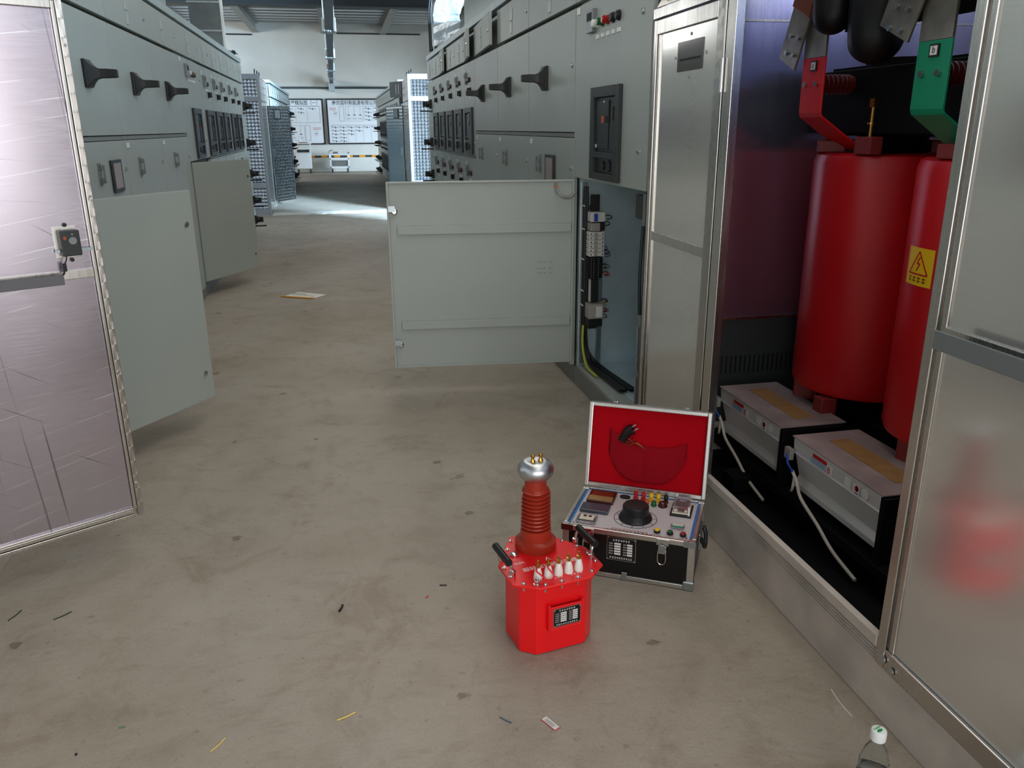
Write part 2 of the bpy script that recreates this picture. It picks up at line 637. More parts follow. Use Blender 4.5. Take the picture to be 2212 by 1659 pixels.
M['blue_edge'] = mat('blue_panel_border', (40, 112, 176), 0.4)
M['meter'] = mat('dark_red_brown_meter', (70, 26, 26), 0.15)
M['meter_grey'] = mat('dark_grey_meter', (66, 68, 78), 0.25)
M['clear'] = mat('clear_plastic', (235, 235, 238), 0.08, trans=0.9, ior=1.3)
M['glass'] = mat('smoky_window_glass', (74, 72, 70), 0.12, metal=0.2)
M['yellow'] = mat('yellow_plastic', (232, 186, 20), 0.35)
M['yellow_sign'] = mat('yellow_warning_sticker', (236, 190, 16), 0.4)
M['sticker'] = mat('white_sticker', (216, 214, 208), 0.4)
M['sticker_blue'] = mat('pale_blue_sticker', (160, 184, 204), 0.4)
M['teal'] = mat('teal_meter_band', (36, 152, 128), 0.35)
M['pale_meter'] = mat('cream_meter_face', (214, 204, 188), 0.3)
M['board'] = mat('white_mimic_board', (222, 226, 230), 0.35)
M['post'] = mat('grey_aluminium_post', (140, 148, 156), 0.45, metal=0.2)
M['cart'] = mat('white_painted_steel', (226, 230, 234), 0.4)
M['rubber'] = mat('dark_rubber', (34, 35, 38), 0.7)
M['stripe_y'] = mat('orange_yellow_tape', (226, 150, 40), 0.5)
M['stripe_k'] = mat('dark_tape', (56, 62, 58), 0.5)
M['paper'] = mat('white_paper', (226, 222, 214), 0.7)
M['amber'] = mat('amber_binding', (226, 150, 40), 0.5)
M['wire_dark'] = mat('dark_green_wire', (30, 44, 42), 0.5)
M['wire_yellow'] = mat('yellow_wire', (222, 196, 96), 0.5)
M['wire_blue'] = mat('blue_wire', (60, 90, 120), 0.5)
M['green_scrap'] = mat('green_scrap', (100, 130, 86), 0.7)
M['cap_white'] = mat('white_bottle_cap', (232, 234, 232), 0.4)
M['bottle'] = mat('clear_bottle_plastic', (236, 242, 242), 0.06, trans=1.0, ior=1.12)
M['leaf'] = mat('green_leaf_print', (24, 150, 70), 0.4)
M['mcb'] = mat('pale_grey_device', (206, 204, 198), 0.4)
M['mcb_grey'] = mat('grey_device', (150, 146, 140), 0.4)
M['blue'] = mat('blue_toggle', (24, 62, 158), 0.4)
M['cable'] = mat('black_cable', (12, 12, 13), 0.45)
M['cable_yg'] = mat('yellow_green_cable', (170, 172, 60), 0.45)
M['cable_grey'] = mat('grey_braid', (150, 148, 142), 0.5, metal=0.3)
M['purple'] = mat('purple_wire', (110, 40, 110), 0.45)
M['mesh_grille'] = mat('pale_steel_grille', (182, 188, 192), 0.4, metal=0.6)
M['slot'] = mat('dark_slot', (16, 17, 18), 0.6)

# ------------------------------------------------------------------ the hall
XL, XR, Y0, Y1, ZC = -5.8, 5.8, -4.9, 28.8, 4.62
mb = MB().box(XL - .2, XR + .2, Y0 - .2, Y1 + .2, -0.2, 0)
struct('floor', mb, M['floor'])
mb = MB().box(XL - .2, XR + .2, Y1, Y1 + .2, 0, ZC + .3)
struct('wall_far', mb, M['plaster'])
mb = MB().box(XL, XR, Y1 - .06, Y1 - .001, 0.001, 0.11)
struct('baseboard_far', mb, M['plaster'])


def holed_wall(x0, x1, y0, y1, holes):
    """wall plane of given thickness along y with rectangular holes (ya,yb,za,zb)"""
    mb = MB()
    ys = sorted(set([y0, y1] + [h[0] for h in holes] + [h[1] for h in holes]))
    zs = sorted(set([0.0, ZC + .3] + [h[2] for h in holes] + [h[3] for h in holes]))
    for a, b in zip(ys, ys[1:]):
        for c, d in zip(zs, zs[1:]):
            ym, zm = (a + b) / 2, (c + d) / 2
            if any(h[0] < ym < h[1] and h[2] < zm < h[3] for h in holes):
                continue
            mb.box(x0, x1, a, b, c, d)
    bmesh.ops.remove_doubles(mb.bm, verts=mb.bm.verts[:], dist=1e-4)
    return mb


clear = [(-2.9, 26.9, 3.4, 4.3)]
struct('wall_right', holed_wall(XR, XR + .2, Y0, Y1, clear + [(5.2, 6.8, 1.8, 3.2), (24.0, 25.6, 0, 2.4)]), M['plaster'])
struct('wall_left', holed_wall(XL - .2, XL, Y0, Y1, clear), M['plaster'])
mb = MB()
mb.box(XL - .2, -2.8, Y0 - .2, Y0, 0, ZC + .3)
mb.box(5.4, XR + .2, Y0 - .2, Y0, 0, ZC + .3)
mb.box(-2.8, 5.4, Y0 - .2, Y0, 4.2, ZC + .3)
struct('wall_near', mb, M['plaster'])
for i, (xa, s) in enumerate(((XR, 1), (XL, -1))):
    mb = MB()
    for k in range(16):
        y = -2.9 + k * 29.8 / 15
        mb.box(xa + s * .06, xa + s * .12, y - .03, y + .03, 3.4, 4.3)
    for z in (3.4, 4.26):
        mb.box(xa + s * .06, xa + s * .12, -2.9, 26.9, z, z + .04)
    struct('window_%d' % (i + 1), mb, M['alu_profile'])
for i, y in enumerate((24.0,)):
    mb = MB()
    mb.box(XR + .02, XR + .1, y, y + .06, 0, 2.4).box(XR + .02, XR + .1, y + 1.54, y + 1.6, 0, 2.4).box(XR + .02, XR + .1, y + .06, y + 1.54, 2.34, 2.4)
    struct('door_%d' % (i + 1), mb, M['alu_profile'])

mb = MB().box(XR + .02, XR + .1, 5.2, 5.26, 1.8, 3.2).box(XR + .02, XR + .1, 6.74, 6.8, 1.8, 3.2).box(XR + .02, XR + .1, 5.26, 6.74, 1.8, 1.86).box(XR + .02, XR + .1, 5.26, 6.74, 3.14, 3.2)
struct('window_3', mb, M['alu_profile'])
mb = MB()
for y in (-1.2, 13.15):
    mb.box(.1, 2.5, y, y + .05, 4.56, 4.615)
for x in (.1, 2.45):
    mb.box(x, x + .05, -1.15, 13.15, 4.56, 4.615)
struct('window_4', mb, M['alu_profile'])  # frame added around the overhead fill lamp; the deck has no opening

# corrugated roof deck, ribs running across the hall
prof = []
p = 0.62
n = int((Y1 - Y0) / p) + 1
for k in range(n):
    y = Y0 + k * p
    prof += [(y, ZC), (y + .30, ZC), (y + .38, ZC + .13), (y + .54, ZC + .13)]
mb = MB()
b = mb.bm
va = [b.verts.new((XL - .2, y, z)) for y, z in prof]
vb = [b.verts.new((XR + .2, y, z)) for y, z in prof]
vc = [b.verts.new((XL - .2, y, z + .01)) for y, z in prof]
vd = [b.verts.new((XR + .2, y, z + .01)) for y, z in prof]
for i in range(len(prof) - 1):
    b.faces.new((va[i], va[i + 1], vb[i + 1], vb[i]))
    b.faces.new((vc[i], vd[i], vd[i + 1], vc[i + 1]))
struct('ceiling', mb, M['deck'])


def ibeam(mb, a, c, along, z0, z1, w=.2, t=.025):
    """H section between a and c; along = 'x' or 'y' with a fixed coordinate c0"""
    p0, p1, q = a, c, along[1]
    for (u0, u1, za, zb) in ((q - w / 2, q + w / 2, z0, z0 + t), (q - w / 2, q + w / 2, z1 - t, z1), (q - t / 2, q + t / 2, z0 + t, z1 - t)):
        if along[0] == 'y':
            mb.box(u0, u1, p0, p1, za, zb)
        else:
            mb.box(p0, p1, u0, u1, za, zb)
    return mb


k = 1
for x in (-4.5, -2.33, -.2, 1.68, 3.8):
    struct('trim_%d' % k, ibeam(MB(), 22.4, Y1 - .002, ('y', x), ZC - .3, ZC - .002, .2), M['beam'])
    k += 1
for y in (22.2, 15.2, 8.2, 1.2):
    struct('trim_%d' % k, ibeam(MB(), XL, XR, ('x', y), ZC - .36, ZC - .002, .32), M['beam_dark'])
    k += 1
# raised dusty strip across the aisle
mb = MB()
rnd = random.Random(3)
pts = []
N = 26
for i in range(N + 1):
    pts.append((-1.17 + 2.36 * i / N, 14.35 + rnd.uniform(-.06, .06)))
for i in range(N, -1, -1):
    pts.append((-1.17 + 2.36 * i / N, 14.72 + rnd.uniform(-.06, .06)))
mb.prism(pts, 0.0, 0.012)
struct('trim_%d' % k, mb, M['plaster'])
k += 1

# dark wall trunking below the busway end, and the two thin conduits near the roof
o = MB().box(-3.0, -.19, Y1 - .06, Y1 - .002, 2.64, 2.70).box(.03, 2.2, Y1 - .06, Y1 - .002, 2.64, 2.70).build('cable_trunking', M['busway'])
tag(o, 'thin dark cable trunking running across the far wall above the boards', 'cable trunking')
o = MB().cyl((-4.2, Y1 - .03, 4.26), (-2.45, Y1 - .03, 4.26), .022, 8).build('conduit', M['beam_dark'], smooth=True)
tag(o, 'thin conduit high on the far wall behind the left duct', 'conduit')
o = MB().cyl((0.1, Y1 - .03, 4.33), (2.9, Y1 - .03, 4.33), .022, 8).build('conduit', M['beam_dark'], smooth=True)
tag(o, 'thin conduit high on the far wall right of the busway', 'conduit')

# overhead busway
bw = thing('busway', 'dark grey overhead busway running down the middle of the aisle to the far wall', 'busway', (0, 0, 2.80))
bx = lambda y: 0.003 - 0.0044 * (y - 10)
mb = MB()
mb.loft([[(bx(y) - .058, y, 0), (bx(y) + .058, y, 0), (bx(y) + .058, y, .14), (bx(y) - .058, y, .14)] for y in (2.0, 28.6)])
mb.build('housing', M['busway'], bw, bevel=.004)
for y in (5.0, 9.0, 13.4, 18.3, 22.2, 25.6):
    x = bx(y)
    mb = MB()
    mb.box(x - .10, x - .062, y - .2, y + .2, -.03, .16).box(x + .062, x + .10, y - .2, y + .2, -.03, .16)
    for d in (-.036, -.012, .012, .036):
        mb.box(x + d - .008, x + d + .008, y - .16, y + .16, -.03, -.002)
    mb.build('joint_pack', M['zinc'], bw, bevel=.004)
    MB().cyl((x - .08, y, .16), (x - .08, y, ZC - 2.80), .006, 6).cyl((x + .08, y, .16), (x + .08, y, ZC - 2.80), .006, 6).each('hanger_rod', M['zinc'], bw)
x = bx(28.6)
MB().box(x - .09, x + .09, 28.45, Y1 - .002, -.24, -.002).build('end_box', M['zinc'], bw, bevel=.005)


def wall_board(name, label, x0, x1, title, tx, align, rnd, seed_cols):
    t = thing(name, label, 'mimic board', (0, Y1 - .005, 0))
    z0, z1 = .885, 2.335
    MB().box(x0 + .05, x1 - .05, -.03, 0, z0 + .05, z1 - .05).build('board_face', M['board'], t)
    f = MB()
    for a in ((x0, x1, z0, z0 + .035), (x0, x1, z1 - .035, z1), (x0, x0 + .035, z0 + .035, z1 - .035), (x1 - .035, x1, z0 + .035, z1 - .035)):
        f.box(a[0], a[1], -.05, 0, a[2], a[3])
    f.build('frame', M['ink_black'], t, label='black board frame')
    text('title', title, .15, M['ink_black'], t, FRONT(tx, -.031, 2.15), align=align, sx=.905, bold=.0012)
    d = MB()
    s = MB()
    yb, yf = -.0325, -.0300

    def rect(xa, xb, za, zb, w=.012):
        d.box(xa, xb, yf, yb, za, za + w).box(xa, xb, yf, yb, zb - w, zb).box(xa, xa + w, yf, yb, za + w, zb - w).box(xb - w, xb, yf, yb, za + w, zb - w)

    def sym(x, z):
        d.box(x - .10, x + .10, yf, yb, z - .005, z + .005)
        s.box(x - .13, x - .05, yf, yb - .001, z + .012, z + .03)
        s.box(x - .02, x + .02, yf, yb - .001, z - .03, z + .028)
        s.box(x + .05, x + .09, yf, yb - .001, z - .012, z + .008)
    W = x1 - x0
    for (kind, xa, xb, za, zb, nx, nz) in seed_cols:
        xa, xb = x0 + xa * W, x0 + xb * W
        if kind == 'grid':
            d.box(xa, xb, yf, yb, zb - .014, zb)
            cw = (xb - xa) / nx
            for i in range(nx):
                d.box(xa + i * cw, xa + i * cw + .006, yf, yb, za, zb - .014)
                cnt = nz if i < 2 else max(1, nz - i)
                for j in range(cnt):
                    sym(xa + cw * (i + .5), zb - (zb - za) * (j + .7) / max(nz, cnt))
        elif kind == 'rect':
            rect(xa, xb, za, zb)
        elif kind == 'ladder':
            cw = (xb - xa) / nx
            rect(xa, xb, za, zb, .008)
            for i in range(nx):
                xc = xa + cw * (i + .5)
                d.box(xc - .004, xc + .004, yf, yb, zb - .28, zb)
                s.box(xc - .04, xc + .04, yf, yb - .001, zb - .3, zb - .27)
                for q in (-.055, -.018, .018, .055):
                    d.box(xc + q - .006, xc + q + .006, yf, yb, za + .05, zb - .36)
        elif kind == 'circle':
            xc, zc = (xa + xb) / 2, (za + zb) / 2
            for q in range(14):
                a0, a1 = 2 * math.pi * q / 14, 2 * math.pi * (q + 1) / 14
                d.prism_y([(xc + .055 * math.cos(a0), zc + .075 * math.sin(a0)), (xc + .055 * math.cos(a1), zc + .075 * math.sin(a1)),
                           (xc + .047 * math.cos(a1), zc + .067 * math.sin(a1)), (xc + .047 * math.cos(a0), zc + .067 * math.sin(a0))], yb, yf)
            s.box(xc - .03, xc + .03, yf, yb - .001, zc - .012, zc + .012)
        elif kind == 'red':
            strokes(rd, xa, zb - .05, 5, xb - xa, .045, yb, yf, rnd)
            rd.box(xa, xb, yf, yb, za, za + .012)
    d.build('diagram_lines', M['ink_pale'], t)
    s.build('diagram_symbols', M['ink_mid'], t)
    return t


rd = MB()
wb = wall_board('mimic_board', 'white framed electrical mimic board on the far wall, left one behind the trolley', -2.75, -.40, '配电室模拟图（一）', -.49, 'RIGHT', random.Random(4),
                [('grid', .30, .93, 1.62, 2.10, 4, 4), ('rect', .05, .95, 1.58, 2.11, 0, 0), ('ladder', .40, .72, 1.02, 1.50, 3, 0), ('rect', .73, .80, 1.0, 1.5, 0, 0), ('circle', .86, .9, 1.16, 1.3, 0, 0), ('red', .84, .95, 1.36, 1.44, 0, 0)])
rd.build('red_note', M['ink_red'], wb)
rd = MB()
wb = wall_board('mimic_board', 'white framed electrical mimic board on the far wall, right one with company title', -.31, 2.3, '南京国轩新能源有限公司1', -.12, 'LEFT', random.Random(5),
                [('rect', .16, .22, 1.62, 2.10, 0, 0), ('ladder', .24, .46, 1.62, 2.10, 3, 0), ('grid', .47, .95, 1.62, 2.10, 4, 4), ('grid', .05, .95, .95, 1.50, 9, 5), ('circle', .08, .14, 1.80, 1.95, 0, 0), ('red', .04, .12, 1.98, 2.06, 0, 0)])
rd.build('red_note', M['ink_red'], wb)

# hazard tape on the far wall
t = thing('hazard_tape', 'black and orange hazard tape stuck along the foot of the far wall', 'hazard tape', (0, Y1 - .001, .49))
MB().box(-3.2, 3.0, -.002, 0, -.035, .035).build('dark_tape', M['stripe_k'], t)
mb = MB()
for i in range(15):
    x = -3.1 + i * .42
    mb.box(x, x + .2, -.0035, -.0022, -.035, .035)
mb.build('orange_blocks', M['stripe_y'], t)


def caster(t, x, y, r=.06):
    c = MB().box(x - .03, x + .03, y - .03, y + .03, 2 * r - .005, 2 * r + .03).box(x - .028, x - .02, y - .03, y + .03, r * .7, 2 * r).box(x + .02, x + .028, y - .03, y + .03, r * .7, 2 * r).build('caster_fork', M['zinc'], t)
    MB().cyl((x - .018, y, r), (x + .018, y, r), r, 14).build('caster_wheel', M['rubber'], c, smooth=True)


t = thing('breaker_trolley', 'tall white equipment trolley with solid front panel and open top shelf', 'trolley', (-1.13, 28.05, 0))
MB().box(-.24, .24, -.2, .2, .15, .64).build('panel_body', M['cart'], t, bevel=.006)
mb = MB()
for sx in (-.23, .23):
    for sy in (-.19, .19):
        mb.box(sx - .012, sx + .012, sy - .012, sy + .012, .642, .92)
mb.box(-.218, .218, -.2, -.18, .78, .80).box(-.218, .218, .18, .2, .78, .80)
for sx in (-.23, .23):
    mb.box(sx - .012, sx + .012, -.178, .178, .78, .80)
mb.build('frame', M['cart'], t)
MB().box(.245, .30, -.02, .02, .74, .8).build('winch_handle', M['cart'], t)
MB().box(-.27, .27, -.22, .22, .92, .95).build('top_shelf', M['cart'], t, bevel=.004)
MB().box(-.19, .19, -.15, .15, .66, .74).build('winch_gear', M['beam_dark'], t)
for sx in (-.19, .19):
    for sy in (-.15, .15):
        caster(t, sx, sy)
o = MB().box(-1.25, -.98, 27.95, 28.2, .951, .975).build('brown_board', M['dust_tape'])
tag(o, 'small brown board lying on the tall white trolley', 'board')
t = thing('spray_bottle', 'small white bottle standing on the tall white trolley', 'bottle', (-1.22, 28.0, .976))
MB().lathe([(.03, 0), (.035, .02), (.035, .1), (.018, .14), (.014, .16)], seg=14).build('bottle_body', M['cap_white'], t, smooth=True)
MB().lathe([(.018, .16), (.018, .2), (.012, .205)], seg=12).build('bottle_cap', M['white_plate'], t, smooth=True)

t = thing('lifting_trolley', 'low white lifting trolley with open frame against the far wall', 'trolley', (.01, 28.15, 0))
mb = MB()
for sx in (-.29, .29):
    for sy in (-.2, .2):
        mb.box(sx - .02, sx + .02, sy - .02, sy + .02, .15, .46)
mb.box(-.31, .31, -.22, -.18, .15, .20).box(-.31, .31, .18, .22, .15, .20).box(-.31, -.27, -.18, .18, .15, .2).box(.27, .31, -.18, .18, .15, .2)
mb.box(-.31, .31, -.22, -.18, .42, .47).box(-.31, .31, .18, .22, .42, .47).box(-.31, -.27, -.18, .18, .42, .47).box(.27, .31, -.18, .18, .42, .47)
mb.build('frame', M['cart'], t, bevel=.004)
MB().box(-.268, .268, -.17, .17, .17, .38).build('inner_tray', M['zinc'], t, bevel=.003)
mb = MB().box(-.33, .33, -.21, -.17, .56, .60).box(-.33, .33, .17, .21, .56, .60)
for sx in (-.3, .3):
    mb.box(sx - .035, sx + .035, -.21, .21, .471, .558)
mb.build('lift_platform', M['cart'], t, bevel=.004)
MB().box(-.2, -.02, -.12, .12, .602, .66).build('lift_gear', M['zinc'], t, bevel=.01)
MB().tube([(-.30, -.15, .6), (-.33, -.15, .67), (-.2, -.15, .72)], .012).build('crank', M['zinc'], t)
MB().box(.27, .33, -.2, .2, .602, .64).build('end_stop', M['zinc'], t)
for sx in (-.25, .25):
    for sy in (-.17, .17):
        caster(t, sx, sy)

# ------------------------------------------------------------------ switchgear cabinets (local: x along the front, y into the cabinet, z up)
H_TOP = 2.22


def carcass(t, w, d=.85, hollow=None):
    """closed body, or an open-fronted lower compartment when hollow=(z0,z1)"""
    mb = MB()
    if not hollow:
        mb.box(.003, w - .003, .055, d, .1, H_TOP)
        mb.build('body', M['paint'], t)
    else:
        z0, z1 = hollow
        mb.box(.003, .03, .03, d, .1, z1).box(w - .03, w - .003, .03, d, .1, z1).box(.03, w - .03, d - .02, d, .1, z1)
        mb.box(.03, w - .03, .03, d - .02, .1, z0).box(.003, w - .003, .03, d, z1, H_TOP)
        mb.build('body', M['paint'], t)
    MB().box(.003, w - .003, .02, d, 0, .098).build('plinth', M['paint_dark'], t)
    MB().box(.001, w - .001, -.008, d, H_TOP + .012, H_TOP + .066).build('top_cap', M['cap'], t, bevel=.003)


def door(t, name, x0, x1, z0, z1, th=.024):
    return MB().box(x0, x1, 0, th, z0, z1).build(name, M['paint'], t, bevel=.002)


def lock(p, x, z, y=0.0):
    MB().lathe([(.013, 0), (.013, .006), (.009, .008)], seg=14, m=Matrix.Translation((x, y, z)) @ Matrix.Rotation(R(90), 4, 'X')).build('lock', M['chrome'], p, smooth=True)


def label_holder(p, x, z, w, h, m='grey_plate'):
    MB().box(x - w / 2, x + w / 2, -.006, 0, z - h / 2, z + h / 2).build('label_holder', M[m], p, bevel=.002)


def rotary_handle(p, x, z, s=1.0):
    a = lambda hx, hz, y: [(x - hx * s, y * s, z - hz * s), (x + hx * s, y * s, z - hz * s), (x + hx * s, y * s, z + hz * s), (x - hx * s, y * s, z + hz * s)]
    MB().loft([a(.052, .066, 0), a(.052, .066, -.016), a(.046, .06, -.02), a(.034, .042, -.034), a(.024, .028, -.05), a(.02, .022, -.07), a(.018, .022, -.1), a(.017, .019, -.148)]).build('rotary_handle', M['black'], p, bevel=.003)


def pull_handle(p, x, z):
    h = MB().box(x - .026, x + .026, -.006, 0, z - .055, z + .055).build('pull_handle', M['handle_grey'], p, bevel=.002)
    MB().box(x - .018, x + .016, -.022, -.0062, z - .045, z - .02).box(x - .018, x + .016, -.022, -.0062, z + .02, z + .045).box(x - .018, x - .004, -.03, -.022, z - .045, z + .045).build('grip', M['handle_grey'], h, bevel=.002)


def breaker(p, x0, z0, w=.41, h=.41, near=False):
    """draw-out circuit breaker seen through its dark door frame"""
    x1, z1 = x0 + w, z0 + h
    e = .05 * w / .41
    f = MB()
    f.box(x0, x0 + e, -.02, 0, z0, z1).box(x1 - e, x1, -.02, 0, z0, z1).box(x0 + e, x1 - e, -.02, 0, z1 - .045, z1).box(x0 + e, x1 - e, -.02, 0, z0, z0 + .03).box(x0 + e, x1 - e, -.02, 0, z0 + .10, z0 + .125)
    f = f.build('breaker_frame', M['frame'], p, bevel=.002)
    b = MB().box(x0 + e, x1 - e, -.003, 0, z0 + .03, z0 + .10).box(x0 + e, x1 - e, -.003, 0, z0 + .125, z1 - .045)
    xm = (x0 + x1) / 2
    b.box(x0 + e + .02 * w, x0 + e + w * .48, -.009, -.003, z0 + .14, z1 - .06)
    b.box(x0 + e + w * .54, x1 - e - .005, -.012, -.003, z0 + .135, z0 + .25)
    b.box(x0 + e + w * .56, x1 - e - .008, -.010, -.003, z1 - .17, z1 - .075)
    b = b.build('breaker_face', M['breaker'], p, bevel=.0015)
    MB().box(x0 + e + w * .26, x0 + e + w * .33, -.0125, -.0092, z0 + .255, z0 + .285).build('red_button', M['orange'] if near else M['handle_grey'], p)
    MB().box(x0 + e + w * .37, x0 + e + w * .43, -.0125, -.0092, z0 + .255, z0 + .285).each('green_button', M['black'], p)
    MB().box(x0 + e + w * .30, x0 + e + w * .34, -.0100, -.0092, z1 - .07, z1 - .062).box(x0 + e + .03 * w, x0 + e + .08 * w, -.0100, -.0092, z0 + .145, z0 + .16).each('white_mark', M['white_plate'], p)
    mb = MB().lathe([(.02, 0), (.02, .006)], seg=16, m=Matrix.Translation((xm - .03, -.0032, z0 + .065)) @ Matrix.Rotation(R(90), 4, 'X'))
    mb.lathe([(.026, 0), (.026, .004)], seg=16, m=Matrix.Translation((xm + .05, -.0032, z0 + .065)) @ Matrix.Rotation(R(90), 4, 'X'))
    mb.each('crank_socket', M['black'], p, smooth=True)
    MB().box(x0 + e + w * .63, x1 - e - .03, -.0125, -.0102, z1 - .15, z1 - .09).build('trip_display', M['slot'], p)


def lamp(p, name, x, z, m, r=.017, pr=.03):
    rot = Matrix.Translation((x, 0, z)) @ Matrix.Rotation(R(90), 4, 'X')
    MB().lathe([(r * 1.15, 0), (r * 1.15, .008), (r, .009), (r, pr), (r * .8, pr + .004)], seg=16, m=rot).build(name, M[m], p, smooth=True)


def small_tags(p, xs, z, w=.034, h=.017):
    mb = MB()
    for x in xs:
        mb.box(x - w / 2, x + w / 2, -.007, 0, z - h / 2, z + h / 2)
    mb.build('tag_strip', M['white_plate'], p, label='row of white tags')


def top_door(t, w, ajar=0.0):
    o = door(t, 'top_door', .004, w - .004, 1.985, 2.212)
    label_holder(o, w * .5, 2.125, .075, .075)
    label_holder(o, w * .5, 2.045, .045, .075)
    lock(o, w - .055 if w > .8 else w - .03, 2.09)
    if ajar:
        # hinge on the left edge
        o.matrix_local = Matrix.Rotation(-ajar, 4, 'Z')
    return o


def feeder(name, label, loc, rz, w, group, pull_x=.33, plate=None, ajar=0.0):
    t = thing(name, label, 'switchgear cabinet', loc, rz, group)
    carcass(t, w)
    top_door(t, w, ajar)
    o = door(t, 'main_door', .003, w - .003, 1.372, 1.962)
    rotary_handle(o, .45, 1.667)
    lock(o, w - .045, 1.70)
    MB().box(.002, w - .002, .006, .028, 1.346, 1.367).build('divider', M['paint_dark'], t)
    o = door(t, 'lower_door', .003, w - .003, .105, 1.342)
    pull_handle(o, pull_x, 1.185)
    lock(o, w - .05, 1.188)
    label_holder(o, .075, 1.313, .05, .028, 'white_plate')
    if plate:
        f = MB().box(plate, plate + .21, -.012, 0, 1.075, 1.245).build('mimic_plate', M['frame'], o, bevel=.003)
        MB().box(plate + .03, plate + .18, -.0135, -.0122, 1.095, 1.228).build('printed_card', M['mimic'], f)
    return t


def control_row(o, x, z, cols, n=None, sx=.068, mx=.10):
    """meter, lamps and tags of one outgoing unit, measured from its left edge"""
    label_holder(o, .055, z + .07, .045, .032, 'white_plate')
    m = MB().box(x, x + mx, -.022, 0, z - .05, z + .05).build('digital_meter', M['handle_grey'], o, bevel=.002)
    MB().box(x + .015, x + mx - .015, -.0235, -.0222, z, z + .035).build('meter_display', M['slot'], m)
    for i, c in enumerate(cols):
        xx = x + mx + .028 + i * sx
        if c in ('red_lamp', 'green_lamp', 'white_plate'):
            lamp(o, 'indicator_lamp', xx, z - .018, c)
        else:
            lamp(o, 'push_button', xx, z - .018, c, .019, .016)
    small_tags(o, [x + mx + .03 + i * sx for i in range(len(cols))], z - .075, min(.036, sx * .55))


def selector(o, x, z):
    k = MB().box(x - .028, x + .028, -.008, 0, z - .028, z + .028).build('selector_plate', M['black'], o, bevel=.002)
    MB().box(x - .009, x + .009, -.035, -.0082, z - .024, z + .024).build('selector_knob', M['black_gloss'], k, bevel=.003)
    small_tags(o, [x - .015, x + .02], z - .055, .026, .014)


def outgoing(name, label, loc, rz, w, group, ajar=0.0):
    t = thing(name, label, 'switchgear cabinet', loc, rz, group)
    carcass(t, w)
    top_door(t, w, ajar)
    for (nm, z0, z1, dz) in (('upper_door', 1.152, 1.962, 0), ('lower_door', .33, 1.128, -.825)):
        o = door(t, nm, .003, w - .003, z0, z1)
        control_row(o, .12, 1.83 + dz, ('frame', 'frame', 'frame', 'meter'), sx=.045, mx=.06)
        selector(o, .37, 1.715 + dz)
        bz = 1.162 if dz == 0 else .345
        breaker(o, .06, bz, .44, .41)
        lock(o, w - .035, 1.26 + dz)
    MB().box(.002, w - .002, -.004, .028, 1.133, 1.148).build('divider', M['paint_dark'], t)
    door(t, 'bottom_panel', .003, w - .003, .105, .322)
    return t


def drawer_column(name, label, loc, rz, w, group, zs=(.105, .325, .63, 1.03, 1.43, 1.962), simple=False, cap=True):
    t = thing(name, label, 'switchgear cabinet', loc, rz, group)
    carcass(t, w)
    top_door(t, w)
    for i in range(len(zs) - 1):
        a, b_ = zs[i], zs[i + 1]
        o = door(t, 'drawer', .003, w - .003, a + .003, b_ - .003)
        zc = (a + b_) / 2 - .01
        hx = w * .62
        mb = MB().box(hx - .05, hx + .05, -.03, 0, zc - .055, zc + .055)
        mb.lathe([(.042, .03), (.04, .06), (.03, .075)], seg=14, m=Matrix.Translation((hx, 0, zc)) @ Matrix.Rotation(R(90), 4, 'X'))
        mb.box(hx - .012, hx + .012, -.115, -.07, zc - .034, zc + .034)
        mb.build('drawer_switch', M['black'], o, bevel=.002)
        mb = MB().box(hx - .09, hx + .09, -.012, 0, zc - .098, zc - .075).box(hx - .012, hx + .012, -.15, -.012, zc - .094, zc - .078)
        mb.build('drawer_lever', M['black_gloss'], o)
        if not simple:
            small_tags(o, (.08, .14, .2), zc + .03, .03, .03)
    return t


XLF, XRF = -1.2, 1.21     # front planes of the two rows
LR, RR = R(90), R(-90)
GL, GR = 'grey switchgear cabinets of the left row', 'grey switchgear cabinets of the right row'


def left_at(y):
    return (XLF, y, 0)


def right_at(y):
    return (XRF, y, 0)


def incomer(name, label, loc, rz, w, group, door_len, door_ang, inside, hinge=.02, bx=.335):
    t = thing(name, label, 'switchgear cabinet', loc, rz, group)
    carcass(t, w, hollow=(.112, 1.142))
    top_door(t, w)
    o = door(t, 'upper_door', .003, w - .003, 1.146, 1.962)
    control_row(o, .247, 1.868, ('white_plate', 'green_lamp', 'red_lamp', 'black', 'black'), sx=.074)
    breaker(o, bx, 1.16, .41, .413, near=True)
    lock(o, w - .1, 1.83)
    lock(o, w - .1, 1.30)
    # open lower door: local x from the hinge, outside at y=0, inside at y=.02
    d = MB().box(0, door_len, 0, .016, .14, 1.135).box(0, .012, .016, .03, .14, 1.135).box(door_len - .012, door_len, .016, .03, .14, 1.135)
    d.box(.012, door_len - .012, .016, .03, .14, .15).box(.012, door_len - .012, .016, .03, 1.125, 1.135)
    d = d.build('lower_door', M['paint'], t, bevel=.002)
    d.location = (hinge, -.004, 0)
    d.rotation_euler = (0, 0, door_ang)
    for z in (.355, .865):
        MB().box(.016, door_len - .05, .0165, .034, z, z + .045).build('stiffener', M['paint'], d, bevel=.002)
    for z in (.27, .985):
        x = door_len - .038
        l = MB().lathe([(.016, 0), (.016, .02), (.011, .024)], seg=14, m=Matrix.Translation((x, .0165, z)) @ Matrix.Rotation(R(-90), 4, 'X')).build('lock', M['chrome'], d, smooth=True)
        MB().box(x - .004, x + .03, .041, .045, z + .0, z + .03).build('lock_cam', M['zinc'], l)
        lock(d, door_len - .05, z)
    if inside:
        inside(t, d, w)
    return t


